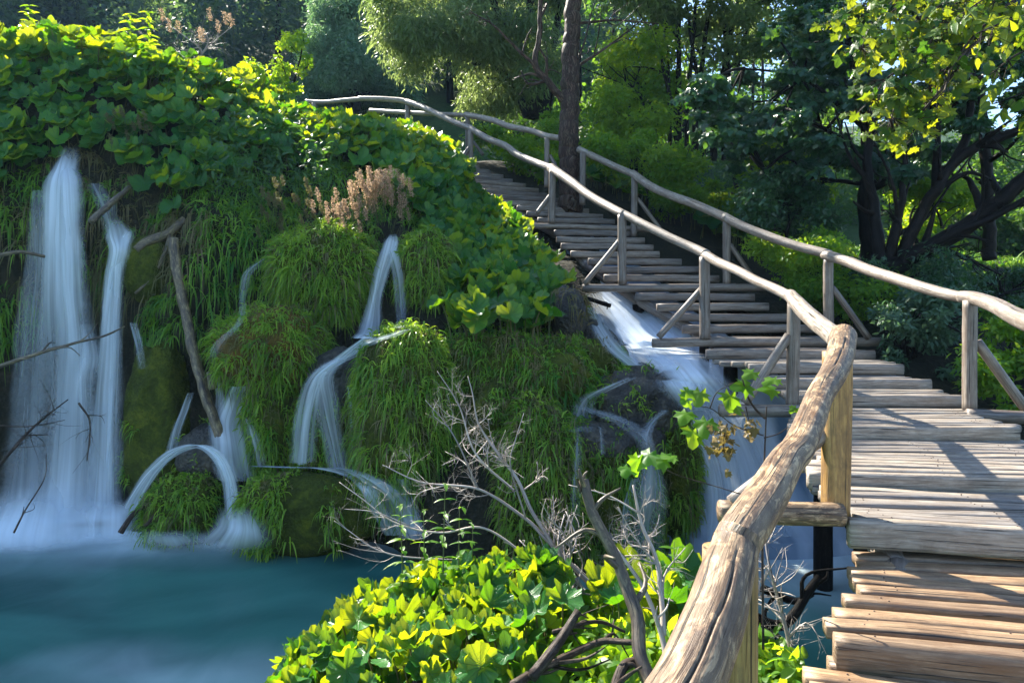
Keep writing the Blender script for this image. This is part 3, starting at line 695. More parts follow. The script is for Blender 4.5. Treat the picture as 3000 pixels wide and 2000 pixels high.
STREAM = (V, grid_faces(len(xs), 90)); g = Geo(); g.add(V, grid_faces(len(xs), 90), None, fo.ravel())
o = g.build('stream_water', M['stream']); tag(o, kind='structure')

# ================================================================== MOUNDS
def grassed(name, c, r, label, seed, dens, L=.24, W=.011, mat='moss', gmat='grass_sun', droop=1.25, cat='mound', zmin=-2.6, region=None, nl=.22, spread=.5, up=.35, extra=None):
    o, V, F = mound(name, P(*c), r, label, cat, seed, mat, nl)
    if dens:
        p, n = mound_pts(V, F, dens, seed, zmin, region=region)
        # tufts: keep points by noise so that bare rock shows in places
        k = fbm(p*2.2+seed, 3, seed) > -.38
        W = W*1.5; L = L*.74
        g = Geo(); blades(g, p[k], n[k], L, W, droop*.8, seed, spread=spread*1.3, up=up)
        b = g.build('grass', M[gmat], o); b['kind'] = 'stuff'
        if not extra and dens > 1000: extra = .14
        if extra:
            p, n = mound_pts(V, F, dens*extra, seed+50, zmin, region=region); g = Geo(); blades(g, p, n, L*1.1, W*.8, droop, seed+5, spread=spread, up=up)
            b = g.build('dry_grass', M['drygrass'], o); b['kind'] = 'stuff'
    return o
GD = 2000
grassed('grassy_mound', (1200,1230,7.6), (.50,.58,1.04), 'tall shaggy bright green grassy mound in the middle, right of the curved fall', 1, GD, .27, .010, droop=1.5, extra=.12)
grassed('grassy_mound', (1510,1170,7.75), (.86,.62,.64), 'widest grassy mound, under the large round leaves and behind the bare dead branches', 2, GD*.8, .24, .010, droop=1.4, extra=.25, gmat='grass', nl=.40)
grassed('grassy_mound', (1725,1095,8.15), (.44,.45,.42), 'small dark green grassy ledge beside the stream at the foot of the leaf bank', 3, GD, .24, .011, droop=1.4, gmat='grass')
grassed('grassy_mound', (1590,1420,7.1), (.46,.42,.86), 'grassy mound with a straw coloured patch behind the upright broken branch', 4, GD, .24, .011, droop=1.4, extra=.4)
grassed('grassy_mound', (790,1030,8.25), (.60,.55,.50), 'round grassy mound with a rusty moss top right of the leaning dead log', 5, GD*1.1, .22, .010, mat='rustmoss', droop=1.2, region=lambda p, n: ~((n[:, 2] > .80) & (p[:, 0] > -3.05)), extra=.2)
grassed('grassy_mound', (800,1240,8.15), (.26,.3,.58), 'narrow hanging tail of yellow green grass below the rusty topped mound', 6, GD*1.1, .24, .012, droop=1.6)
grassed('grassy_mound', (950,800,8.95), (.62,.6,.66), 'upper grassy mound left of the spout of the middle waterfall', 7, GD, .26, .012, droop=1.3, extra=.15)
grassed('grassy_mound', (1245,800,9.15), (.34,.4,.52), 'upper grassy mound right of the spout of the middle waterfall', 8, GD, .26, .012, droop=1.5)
grassed('tufa_rock', (1872,1180,7.5), (.48,.45,.40), 'dark bare tufa rock with little grass standing in the stream', 9, 260, .16, .012, mat='tufa', cat='rock', nl=.38, extra=.3)
grassed('tufa_rock', (1780,1300,7.25), (.50,.40,.30), 'low wet tufa ledge carrying thin water below the dark bare rock', 10, 260, .14, .012, mat='tufa', cat='rock', nl=.38)
grassed('grassy_mound', (1790,1480,7.15), (.46,.36,.80), 'dark green grassy column between the thin falls on the right', 11, GD*.9, .22, .012, droop=1.5, gmat='grass')
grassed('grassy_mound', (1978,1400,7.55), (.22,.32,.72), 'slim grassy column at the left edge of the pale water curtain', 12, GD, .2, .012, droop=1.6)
grassed('mossy_boulder', (905,1500,7.5), (.76,.42,.44), 'low smooth moss covered boulder at the pool edge with two tufts of grass', 13, 1800, .22, .013, cat='boulder', nl=.16, droop=1.5,
        region=lambda p, n: (n[:, 1] < .1) & ((p[:, 0] < -2.35) | ((p[:, 0] > -1.98) & (p[:, 0] < -1.85) & (n[:, 2] < .6))))
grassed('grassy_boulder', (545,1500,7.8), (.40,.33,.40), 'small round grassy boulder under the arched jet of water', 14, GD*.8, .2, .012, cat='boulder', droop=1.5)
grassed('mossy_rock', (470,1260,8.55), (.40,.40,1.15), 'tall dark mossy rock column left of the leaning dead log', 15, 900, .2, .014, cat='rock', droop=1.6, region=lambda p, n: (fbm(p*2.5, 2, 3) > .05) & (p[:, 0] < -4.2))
grassed('mossy_rock', (440,790,9.05), (.32,.32,.44), 'round brown mossy rock under the ledge of the narrow fall', 16, 0, cat='rock', nl=.15, mat='moss')
grassed('wet_rock', (1005,1120,8.1), (.40,.35,.40), 'wet dark rock under the curved slide of the middle waterfall', 17, 0, cat='rock', mat='tufa', nl=.25)
grassed('grassy_rock', (960,1270,8.05), (.36,.28,.56), 'grassy rock face seen through the veil of the middle waterfall', 18, GD, .2, .012, cat='rock', droop=1.6)
grassed('brown_boulder', (1665,925,8.5), (.20,.35,.36), 'brown boulder hung with dry roots between leaf bank and stream', 19, 500, .24, .010, cat='boulder', gmat='drygrass', droop=1.8, mat='tufa')
grassed('wet_rock', (1725,975,8.5), (.14,.2,.18), 'little wet stone in the stream just below the stair edge', 20, 0, cat='rock', mat='tufa')
grassed('wet_rock', (620,1330,8.2), (.4,.3,.35), 'wet dark rock behind the fan shaped splash', 21, 200, .15, cat='rock', mat='tufa')

from mathutils.bvhtree import BVHTree
_vs = [TV.reshape(-1, 3)]; _fs = [TFv]; _n = len(_vs[0])
for V_, F_ in ROCKS+[STREAM]: _vs.append(V_.reshape(-1, 3)); _fs.append(F_+_n); _n += len(_vs[-1])
ROCKTREE = BVHTree.FromPolygons(np.concatenate(_vs).tolist(), np.concatenate(_fs).tolist())
def settle(x, y, d, w, k):
    """keep the water on the rock it runs over: never behind the rock face"""
    for u in (-.25, 0, .25):
        v = Vector(P(x+u*w, y, 1.0)); L = v.length; h = ROCKTREE.ray_cast(Vector((0, 0, 0)), v/L)
        if h[0] is not None: d = min(d, h[3]/L-.07)
    return (x, y, d, w, k)
def fall(name, layers, label, mat='fall', bow=.22, ns=20, na=18):
    g = Geo()
    for li, pts in enumerate(layers):
        pts = [settle(*q) for q in pts]
        q = np.array([P(a, b, d) for a, b, d, w, k in pts]); wd = np.array([w*d/S for a, b, d, w, k in pts]); al = np.array([k for *_, k in pts])
        n = ns*max(1, len(pts)-1); c, w = resample(q, wd, n); _, a = resample(q, al, n); a = np.clip(a, 0, 1.3)
        u = np.linspace(-1, 1, na); L = np.concatenate([[0], np.cumsum(np.linalg.norm(np.diff(c, axis=0), axis=1))])
        V = c[:, None]+np.stack([u[None]*w[:, None]*.5, -(1-u[None]**2)*w[:, None]*bow, 0*u[None]+0*w[:, None]], -1)
        V[..., 0] += .02*vnoise(np.stack([u[None]*3+0*w[:, None], L[:, None]*1.2+0*u[None], np.full((n, na), li*3.3)], -1))
        V[..., 1] += .03*vnoise(np.stack([u[None]*5+0*w[:, None], L[:, None]*.8+0*u[None], np.full((n, na), li*5.1)], -1))
        uvw = np.stack([u[None]+0*w[:, None], L[:, None]+0*u[None], a[:, None]+0*u[None]], -1)
        g.add(V, grid_faces(n, na), uvw, .13*li+.07)
    o = g.build(name, M[mat]); tag(o, label, 'waterfall'); return o
fall('waterfall', [
  [(208,430,9.4,70,.0),(206,462,9.3,80,.35),(198,495,9.15,100,.9),(190,540,8.95,140,1.0),(187,640,8.75,150,1.0),(190,800,8.6,170,.7),(200,950,8.5,200,.4),(215,1150,8.4,250,.3),(210,1350,8.3,300,.32),(200,1515,8.2,360,.6)],
  [(203,450,9.3,40,.0),(200,475,9.25,50,.5),(205,540,8.9,110,1.0),(208,700,8.65,110,1.0),(215,850,8.5,120,.7),(230,1000,8.4,140,.5),(225,1250,8.25,180,.45),(220,1515,8.1,260,.8)],
  [(280,540,9.2,60,.3),(310,600,9.0,70,.35),(340,700,8.9,80,.3)],
  [(120,560,9.0,70,.2),(130,750,8.8,120,.4),(120,1000,8.6,180,.35),(110,1300,8.4,220,.3),(100,1515,8.2,280,.45)],
  [(180,1400,8.05,420,.0),(180,1460,8.0,520,.5),(180,1520,7.9,620,.9),(180,1570,7.75,640,.0)],
  [(120,1440,7.9,300,.0),(110,1500,7.8,360,.6),(110,1545,7.7,380,.8),(110,1600,7.5,380,.0)],
  [(330,1450,7.9,200,.0),(330,1500,7.8,260,.8),(330,1530,7.75,280,.7),(330,1575,7.6,280,.0)]],
  'tall broad veil of white water dropping over the cliff at the far left')
fall('waterfall', [
  [(335,640,9.0,50,.0),(345,665,8.95,80,.5),(352,695,8.85,100,.9),(354,735,8.75,80,1.1),(340,800,8.7,75,1.0),(330,900,8.6,80,.9),(325,1050,8.45,100,.7),(318,1250,8.3,120,.6),(310,1515,8.1,150,.7)],
  [(388,672,8.9,30,.1),(376,695,8.85,50,.8),(350,760,8.7,44,1.0),(342,900,8.6,50,.8),(330,1200,8.3,70,.6),(325,1515,8.1,90,.6)],
  [(250,950,8.5,60,.3),(262,1040,8.4,90,.9),(250,1120,8.3,100,.7),(260,1300,8.2,100,.4),(265,1515,8.1,120,.5)]],
  'narrow white fall leaping from a ledge right beside the broad left fall')
fall('waterfall', [
  [(392,945,8.5,20,.3),(400,975,8.45,26,.6),(412,1030,8.4,30,.5),(420,1080,8.35,30,.2)]], 'tiny trickle on the dark moss beside the leaning dead log', 'thinfall')
fall('waterfall', [   # arch over the boulder
  [(375,1500,7.75,60,.9),(400,1450,7.7,56,.9),(450,1375,7.62,56,.9),(520,1318,7.56,60,1.0),(590,1302,7.52,66,1.15),(640,1330,7.50,66,1.1),(672,1390,7.48,62,1.0),(688,1470,7.5,64,1.0),(700,1560,7.5,90,.9)],
  [(700,1480,7.5,120,.0),(705,1540,7.4,190,.9),(690,1580,7.35,280,.6),(680,1610,7.3,300,.0)],
  [(500,1545,7.3,200,.0),(520,1570,7.25,300,.5),(540,1600,7.2,340,.0)],
  [(380,1510,7.78,40,.8),(420,1430,7.7,44,.9),(500,1335,7.6,46,1.0),(600,1312,7.54,46,1.1),(660,1380,7.5,40,1.0),(680,1550,7.5,50,.8)]],
  'arched jet of white water curving over the low grassy boulder', bow=.10, ns=10)
fall('waterfall', [
  [(705,1130,8.2,70,.8),(690,1180,8.15,110,1.0),(675,1230,8.1,140,1.0),(680,1290,8.0,150,.9),(690,1360,7.9,160,.7),(700,1400,7.85,170,.4)],
  [(640,1090,8.25,30,.4),(650,1160,8.2,40,.7),(650,1230,8.1,60,.8),(655,1330,8.0,70,.5)],
  [(715,1200,8.1,30,.4),(745,1280,8.0,40,.7),(765,1360,7.9,50,.5)]],
  'fan shaped splash of water behind the arched jet')
fall('waterfall', [
  [(560,1150,8.25,20,.3),(545,1190,8.2,26,.8),(520,1260,8.1,36,.8),(505,1330,8.0,50,.5)]], 'thin slanting trickle left of the foot of the dead log', 'thinfall')
fall('waterfall', [
  [(1152,686,9.05,24,.05),(1148,703,9.0,50,.8),(1138,740,8.9,66,1.1),(1118,800,8.8,62,1.1),(1100,880,8.65,56,.9),(1090,950,8.5,90,.8),(1070,990,8.4,110,.9)],
  [(1150,695,9.0,30,.1),(1150,718,9.0,44,.7),(1160,760,8.9,46,.7),(1172,830,8.8,46,.55),(1176,910,8.6,46,.35),(1170,960,8.5,50,.2)],
  [(1190,965,8.3,40,.3),(1140,985,8.2,60,.6),(1090,1000,8.1,70,.8),(1030,1040,7.95,76,.95),(970,1070,7.85,76,.95),(930,1110,7.75,80,.9),(905,1200,7.65,90,.7),(890,1350,7.55,100,.5)],
  [(1080,990,8.2,60,.9),(1000,1050,7.9,60,.95),(950,1100,7.78,90,.9),(960,1180,7.7,100,.6),(985,1300,7.6,90,.5),(1000,1370,7.5,90,.4)],
  [(930,1130,7.75,30,.5),(905,1200,7.7,26,.9),(888,1300,7.6,26,.8),(885,1360,7.55,36,.6)],
  [(1020,1130,7.75,20,.3),(1030,1200,7.7,22,.7),(1034,1350,7.6,24,.6)]],
  'middle waterfall spouting from the grass and sliding down a curved rock', ns=14)
fall('waterfall', [
  [(750,1362,7.7,40,.4),(840,1365,7.65,60,.9),(940,1368,7.6,70,.95),(1020,1385,7.55,80,.9),(1080,1430,7.5,80,.85),(1120,1500,7.45,90,.8),(1160,1560,7.4,110,.8)],
  [(980,1365,7.6,60,.5),(1060,1385,7.55,80,.8),(1130,1430,7.5,110,.7),(1180,1500,7.45,120,.6),(1210,1570,7.4,130,.4)],
  [(1180,1400,7.5,60,.4),(1200,1480,7.5,60,.6),(1220,1560,7.45,70,.5)]],
  'low shelf of white water pouring round the mossy boulder into the pool', ns=14)
fall('waterfall', [
  [(830,745,8.9,24,.2),(770,765,8.8,34,.5),(730,800,8.7,40,.5),(715,860,8.6,36,.35),(700,950,8.5,40,.3),(640,1010,8.4,50,.3),(635,1090,8.3,40,.4)]],
  'faint blue trickle between the upper grassy mounds', 'thinfall')
fall('waterfall', [
  [(1850,1105,8.0,40,.3),(1780,1135,7.85,60,.6),(1720,1170,7.75,80,.6),(1700,1215,7.65,110,.45),(1700,1260,7.6,120,.2)],
  [(1680,1185,7.7,60,.2),(1780,1215,7.6,90,.5),(1850,1250,7.5,90,.35),(1890,1290,7.4,70,.5),(1900,1330,7.3,60,.5)],
  [(1900,1320,7.3,50,.4),(1905,1380,7.2,90,.7),(1900,1440,7.15,130,.7),(1890,1520,7.1,150,.45),(1880,1620,7.05,160,.3)],
  [(1860,1400,7.1,30,.5),(1835,1480,7.05,34,.6),(1830,1600,7.0,40,.4)],
  [(1690,1250,7.4,20,.2),(1690,1330,7.2,36,.45),(1685,1450,7.1,36,.5),(1680,1570,7.0,40,.3)],
  [(1760,1250,7.35,20,.2),(1765,1330,7.2,24,.3)]],
  'cluster of thin falls on the lower rocks under the dark tufa rock', 'thinfall', ns=12)
fall('waterfall', [
  [(1990,1200,7.9,40,.3),(2030,1240,7.7,60,.8),(2070,1330,7.55,80,.8),(2090,1430,7.45,90,.7),(2090,1590,7.3,110,.5)],
  [(2060,1200,7.9,90,.6),(2100,1300,7.7,120,.7),(2130,1430,7.5,120,.6),(2140,1590,7.3,130,.5)],
  [(1950,1200,7.85,40,.3),(1915,1230,7.7,40,.5),(1895,1270,7.5,40,.4),(1890,1310,7.4,40,.2)]],
  'pale curtain of water falling between the lower rocks and the stairs', 'fall', ns=12)
fall('cascade', [
  [(1760,840,10.3,80,.4),(1830,900,9.8,160,.8),(1930,1000,9.2,220,1.0),(2040,1110,8.7,240,1.0),(2130,1240,8.2,260,.8),(2190,1400,7.9,280,.7),(2220,1570,7.6,300,.7)],
  [(1740,860,10.2,60,.3),(1790,930,9.7,100,.8),(1860,1010,9.2,120,1.0),(1960,1080,8.8,120,1.0),(2010,1150,8.5,120,.9),(2060,1250,8.2,120,.7)],
  [(1850,960,9.5,100,.3),(1950,1060,9.0,180,.9),(2000,1130,8.6,180,.9),(2040,1200,8.4,160,.5)],
  [(1730,900,9.8,50,.3),(1760,960,9.4,70,.8),(1800,1020,9.1,80,.8),(1860,1070,8.8,90,.6)]],
  'silky blue white cascade sliding down beneath the stairs', bow=.04, ns=12)
# ================================================================== GRASS AND LEAVES ON THE BANK
def terrain_grass(name, poly, dens, L, W, seed, droop=1.3, mat='grass', thr=-.3, dmin=5.5, dmax=16, up=.35):
    p, n = ter_pts(dens, poly, seed, dmin, dmax); k = fbm(p*1.8+seed, 3, seed) > thr
    g = Geo(); blades(g, p[k], n[k], L*.85, W*1.65, droop*.9, seed, up=up, spread=.7); o = g.build(name, M[mat]); tag(o, kind='stuff'); return o
CL = [(-500,480),(120,480),(300,520),(560,500),(900,470),(1180,500),(1280,700),(1280,880),(900,900),(640,1000),(420,1000),(380,760),(300,900),(-500,1250)]
terrain_grass('grass', CL, 620, .34, .013, 31, 1.7, thr=-.15)
terrain_grass('dry_grass', [(-500,470),(150,440),(420,470),(620,520),(620,760),(300,900),(-500,800)], 420, .55, .010, 32, 2.0, 'drygrass', thr=-.05)
terrain_grass('grass', [(620,430),(1000,430),(1250,520),(1250,720),(800,720),(560,700)], 750, .42, .013, 33, 1.2, thr=-.3, up=.7)
terrain_grass('grass', [(1300,850),(1500,900),(1720,900),(1780,1010),(1300,1010)], 900, .28, .012, 34, 1.3)
# right of the stairs and beyond
RG = [(1640,520),(1700,480),(1900,560),(2200,720),(2600,900),(3300,1000),(4200,1500),(4200,700),(2600,500),(1800,380),(1640,400)]
terrain_grass('grass', RG, 260, .40, .016, 35, 1.0, thr=-.2, dmin=4.5, dmax=26, up=.8)

def leafbank(poly, dens, seed, dmin=7, dmax=19, thr=-.5):
    p, n = ter_pts(dens, poly, seed, dmin, dmax); k = fbm(p*1.5+seed, 2, seed) > thr; return p[k], n[k]
A1 = [(-700,60),(0,120),(250,170),(500,200),(700,250),(800,320),(1000,365),(1020,480),(900,510),(760,500),(640,560),(520,640),(400,560),(250,470),(120,500),(0,600),(-700,650)]
p, n = leafbank(A1, 58, 41)
butterbur('butterbur_leaves', p, n, .27, .30, 41, lod=1, tilt=.38, face=(-.05, -.6, .85), kind='stuff')
TOPL = [(-700,60),(0,120),(250,170),(500,200),(700,250),(800,320),(1000,365),(1000,400),(700,330),(400,270),(0,230),(-700,200)]
p, n = leafbank(TOPL, 50, 42)
butterbur('butterbur_leaves', p, n, .27, .5, 42, lod=1, tilt=.6, face=(-.1, -.35, .75), kind='stuff')
B1 = [(930,350),(1050,370),(1200,420),(1310,485),(1350,560),(1290,620),(1180,640),(1060,520),(960,480)]
p, n = leafbank(B1, 70, 43)
butterbur('butterbur_patch', p, n, .29, .34, 43, 'patch of round butterbur leaves on the upper bank below the top railing', 'plant patch', lod=1, tilt=.5)
C1 = [(1190,590),(1340,560),(1420,640),(1500,710),(1560,790),(1650,900),(1640,1000),(1500,1000),(1340,930),(1290,860),(1250,720)]
p, n = leafbank(C1, 70, 44)
mv, mf = ROCKS[1]; pm, nm = mound_pts(mv, mf, 60, 90); mx, my = proj(pm); kk = inpoly(mx, my, [(1200,860),(1680,860),(1680,960),(1560,1020),(1450,980),(1330,1020),(1220,960)])
p = np.concatenate([p, pm[kk]]); n = np.concatenate([n, nm[kk]])
butterbur('butterbur_patch', p, n, .28, .34, 44, 'large patch of toothed butterbur leaves spilling down beside the stair posts', 'plant patch', lod=0, tilt=.38, face=(0, -.55, .85))
p, n = ter_pts(420, [(560,430),(700,400),(900,430),(1000,480),(960,620),(700,640),(560,560)], 48, 7, 16)
ru = np.random.RandomState(49); q = p+ru.rand(len(p), 1)*np.array([[0, -.1, .5]]); g = Geo()
scatter(g, tpl_oval(.22, .1, .4), q, frames(norm(np.array([0, -.5, .8])+ru.randn(len(q), 3)*.5), ru.randn(len(q), 3)+[0, -.4, 0]), .13*(.5+ru.rand(len(q))), ru.rand(len(q)))
tag(g.build('undergrowth', M['deepwood']), kind='stuff')
# right bank leaves beyond the railing
p, n = leafbank([(1480,470),(1750,560),(2000,680),(2350,820),(2350,700),(1900,520),(1500,400)], 16, 45, 9, 19)
butterbur('butterbur_patch', p, n, .38, .34, 45, 'shaded butterbur leaves growing behind the forest side railing', 'plant patch', lod=1, tilt=.5)
# foreground butterbur on the island
def isl(cx, cy, rx, ry, dens, seed):
    def keep(p): return (((p[:, 0]-cx)/rx)**2+((p[:, 1]-cy)/ry)**2 < 1)
    p, n = sample(TV, TFv, dens, seed, keep); n[:, 2] = abs(n[:, 2]); return p, n
p, n = isl(-.50, 4.35, .86, 1.1, 190, 46)
butterbur('butterbur_patch', p, n, .175, .36, 46, 'sunlit patch of large butterbur leaves on the near shore of the pool', 'plant patch', tilt=.7, face=(-.1, -.35, .8))
p, n = isl(.95, 4.6, .5, .6, 30, 47)
butterbur('butterbur_patch', p, n, .30, .40, 47, 'few butterbur leaves at the foot of the upright broken branch', 'plant patch', tilt=.6, face=(-.1, -.4, .8))

def herb(name, base, h, label, seed, cat='plant', n=9, ls=.11, mat='bright', lean=(0, 0), group=None):
    """single upright stalk with opposite leaf pairs"""
    rs = np.random.RandomState(seed); base = np.array(base, float)
    root = empty(name, base); tag(root, label, cat, group)
    t = np.linspace(0, 1, 8)[:, None]; c = np.array([0, 0, 1.0])*t*h+np.array([lean[0], lean[1], 0])*t*t*h+rs.randn(1, 3)*.01
    g = Geo(); tube(g, c, np.linspace(.0065, .002, 8), sides=5); g.build('stem', M['stem'], root)
    g = Geo()
    tl = np.linspace(.18, .98, n)
    for i, tt in enumerate(tl):
        a0 = i*1.57+rs.rand()*.4
        for s in (0, 1):
            for extra in range(2):
                a = a0+s*math.pi+extra*.9*(rs.rand()-.5)*2
                d = np.array([math.cos(a), math.sin(a), -.15+.4*tt]); L = ls*(1.15-.6*tt)*(.8+.4*rs.rand())*(1 if extra == 0 else .6)
                pos = np.array([lean[0]*tt*tt*h, lean[1]*tt*tt*h, tt*h])
                Rm = frames(norm(np.array([[d[0]*-.2, d[1]*-.2, 1.0]])+rs.randn(1, 3)*.15), d[None]); scatter(g, tpl_oval(.36, .12, .35), pos[None], Rm, [L], [rs.rand()])
    g.build('leaves', M[mat], root); return root
for i, (x, y0, y1, d, lab) in enumerate([(1184,1475,1700,4.7,'leftmost tall leafy stalk rising from the near leaves'), (1245,1490,1700,4.75,'slender leafy stalk second from the left in the near leaves'),
        (1298,1412,1720,4.6,'tallest leafy stalk rising from the near leaves'), (1352,1480,1720,4.7,'leafy stalk right of the tallest one in the near leaves'), (1380,1530,1700,5.0,'short leafy stalk behind the near leaves')]):
    b = P(x, y1, d); herb('leafy_stalk', b-np.array([0, 0, .15]), (y1-y0)*d/S+.15, lab, 60+i, n=8, ls=.13, lean=(rs.randn()*.04, 0))
for i, (x, y0, y1, d, lab) in enumerate([(382,60,170,11.3,'left of the pair of nettle stalks topping the leaf bank'), (436,55,170,11.3,'right of the pair of nettle stalks topping the leaf bank'), (85,35,150,11.5,'thin nettle stalk at the far left on top of the leaf bank'), (1975,1600,1900,4.3,'nettle growing by the near rail above the fallen twigs')]):
    b = P(x, y1, d); herb('nettle_stalk', b-np.array([0, 0, .2]), (y1-y0)*d/S+(.32 if i < 3 else .2), lab, 70+i, n=13, ls=.24 if i < 3 else .15, mat='bright')
# low ground ivy and small herbs on the island
def keepi(p): return (((p[:, 0]-.45)/1.25)**2+((p[:, 1]-3.6)/1.15)**2 < 1)
p, n = sample(TV, TFv, 1500, 81, keepi); n[:, 2] = abs(n[:, 2]); q = p+np.random.RandomState(5).rand(len(p), 1)*np.array([[0, 0, .28]])
r5 = np.random.RandomState(6); g = Geo(); scatter(g, tpl_oval(.6, .12, .3), q, frames(norm(np.array([-.1, -.25, .8])+r5.randn(len(q), 3)*.6), r5.randn(len(q), 3)), .075*(.5+r5.rand(len(q))), r5.rand(len(q)))
tag(g.build('ground_cover', M['bright']), kind='stuff')
p, n = sample(TV, TFv, 500, 82, keepi); g = Geo(); blades(g, p, np.abs(n), .22, .008, 1.2, 9, up=.8)
p, n = isl(.35, 4.9, .5, .4, 700, 83); blades(g, p, np.abs(n), .45, .010, 1.0, 10, up=1.4)
tag(g.build('grass', M['grass']), kind='stuff')

# pinkish reed plumes
def plumes(name, items, label, seed, mat='plume', group=None, hgt=.5, pl=.16):
    rs = np.random.RandomState(seed); root = empty(name, items[0]); tag(root, label, 'reed grass', group); gs = Geo(); gp = Geo(); o0 = np.array(items[0])
    for b in items:
        b = np.array(b)-o0; tip = b+np.array([rs.randn()*.10, rs.randn()*.10-.03, hgt*(.7+.5*rs.rand())]); c = np.array([b, (b+tip)/2+np.array([.02, 0, .03]), tip])
        tube(gs, c, [.003, .0025, .002], nseg=5, sides=3, cap=False)
        n = 150; t = rs.rand(n); q = tip-np.array([0, 0, 1])*(t*pl)[:, None]+rs.randn(n, 3)*np.array([.25, .25, .1])*pl*(.18+t*(1-t))[:, None]+np.array([.03, 0, 0])*t[:, None]
        scatter(gp, tpl_rhomb(.45), q, frames(rs.randn(n, 3), rs.randn(n, 3)+[0, 0, .8]), .022*(.5+rs.rand(n)), rs.rand(n))
    gs.build('stems', M['drygrass'], root); gp.build('seed_heads', M[mat], root); return root
r8 = np.random.RandomState(8)
def pbox(n, x0, x1, y0, y1, d0, d1): return [P(r8.uniform(x0, x1), r8.uniform(y0, y1), r8.uniform(d0, d1)) for _ in range(n)]
plumes('reed_plumes', pbox(70, 1030, 1180, 600, 690, 8.9, 9.5), 'dense pinkish tan clump of feathery reed heads above the middle waterfall', 1)
plumes('reed_plumes', pbox(22, 930, 1050, 680, 730, 8.6, 9.0), 'sparse pinkish reed heads on the upper grassy mound', 2)
plumes('reed_plumes', pbox(34, 760, 930, 640, 760, 8.7, 9.3), 'pale green wispy reed heads on the slope left of the reed clump', 3, 'drygrass', pl=.12)
plumes('reed_plumes', pbox(16, 290, 420, 420, 480, 9.3, 9.6), 'faint grey reed heads above the narrow left fall', 4, 'drygrass', pl=.13)
plumes('reed_plumes', pbox(10, 470, 700, 150, 200, 11.6, 12.2), 'tall bent reed plumes on the bank crest beside the small dead shrub', 5, hgt=.7, pl=.22)

# ================================================================== DEAD WOOD
def grow(g, path, r0, r1, rs, depth=2, kids=6, klen=.35, sides=6, kink=.12, rough=.12, seed=0, nseg=None, t0=.2, nfreq=9):
    path = np.array(path, float); L = np.linalg.norm(np.diff(path, axis=0), axis=1).sum()
    n = nseg or max(8, int(L*26)); c, r = resample(path, np.linspace(r0, r1, len(path)), n)
    c = c+np.stack([vnoise(np.stack([np.linspace(0, L*7, n), np.full(n, seed*1.3+m*7), np.zeros(n)], -1), seed) for m in range(3)], -1)*kink*r0*1.6
    tube(g, c, r, sides=sides, rough=rough, seed=seed, rnd=rs.rand(), nfreq=nfreq)
    if depth <= 0: return
    for k in range(kids):
        t = t0+(1-t0)*rs.rand(); i = min(n-2, int(t*(n-1))); T = norm(c[i+1]-c[i]); d = norm(T*.9+norm(rs.randn(3))*.85); ln = klen*(.4+rs.rand())*(1.1-t*.6)
        e = c[i]+d*ln; mid = c[i]+d*ln*.5+rs.randn(3)*ln*.10; e = e+rs.randn(3)*ln*.18
        rr = min(r[i]*.6, .018+.4*r[i]); grow(g, [c[i], mid, e], rr, rr*.3, rs, depth-1, max(2, kids-3), klen*.5, max(4, sides-1), kink, rough, seed+k+1)
def dead(name, paths, label, seed, mat='twig', cat='branch', **kw):
    rs = np.random.RandomState(seed); g = Geo()
    for (pp, r0, r1, depth, kids, klen) in paths: grow(g, [P(*q) for q in pp], r0*(.72 if mat == 'twig' else 1), r1*(.6 if mat == 'twig' else 1), rs, depth, kids+(3 if mat == 'twig' and depth > 1 else 0), klen, seed=seed+len(pp), **kw)
    o = g.build(name, M[mat]); tag(o, label, cat); return o
dead('dead_branch', [
  ([(1830,1800,4.9),(1720,1700,5.0),(1627,1606,5.1),(1540,1519,5.2),(1402,1433,5.3),(1234,1412,5.4),(1121,1361,5.5)], .030, .006, 3, 7, .42),
  ([(1627,1606,5.1),(1560,1500,5.2),(1509,1392,5.3),(1473,1346,5.35),(1415,1266,5.4),(1397,1230,5.4),(1384,1154,5.45),(1370,1103,5.5)], .022, .005, 3, 7, .36),
  ([(1430,1290,5.4),(1384,1346,5.3)], .010, .006, 1, 2, .2),
  ([(1509,1440,5.25),(1395,1330,5.3),(1344,1186,5.4),(1281,1087,5.5)], .014, .004, 3, 6, .32),
  ([(1402,1433,5.3),(1320,1260,5.35),(1246,1172,5.4)], .011, .004, 2, 5, .28),
  ([(1540,1519,5.2),(1495,1350,5.0),(1510,1290,5.0),(1535,1210,5.0)], .010, .004, 2, 4, .2)],
  'big bleached dead branch with forked grey twigs fanning up over the water', 5)
dead('dead_branch', [
  ([(1560,1640,5.0),(1412,1545,5.1),(1290,1560,5.1),(1157,1530,5.1),(1060,1460,5.15),(994,1412,5.2)], .014, .004, 2, 6, .35),
  ([(1330,1640,5.0),(1157,1626,5.0),(1085,1600,5.05),(1030,1560,5.1),(978,1524,5.15)], .010, .003, 2, 5, .3),
  ([(1200,1540,5.1),(1100,1500,5.1),(1010,1490,5.15)], .007, .003, 1, 3, .2)],
  'low thin dead branch reaching left over the pool edge', 6)
dead('broken_branch', [
  ([(1935,2080,3.0),(1880,1940,3.15),(1862,1800,3.3),(1810,1640,3.45),(1735,1500,3.55),(1706,1402,3.6)], .036, .026, 1, 4, .3), ([(1716,1430,3.58),(1700,1395,3.56),(1697,1372,3.55)], .018, .003, 0, 0, .1), ([(1706,1425,3.6),(1712,1390,3.6),(1722,1378,3.6)], .014, .002, 0, 0, .1), ([(1700,1440,3.58),(1692,1412,3.57),(1688,1400,3.56)], .010, .002, 0, 0, .1)],
  'thick upright broken branch with a splintered top by the near rail', 7, 'deadlog', sides=12)
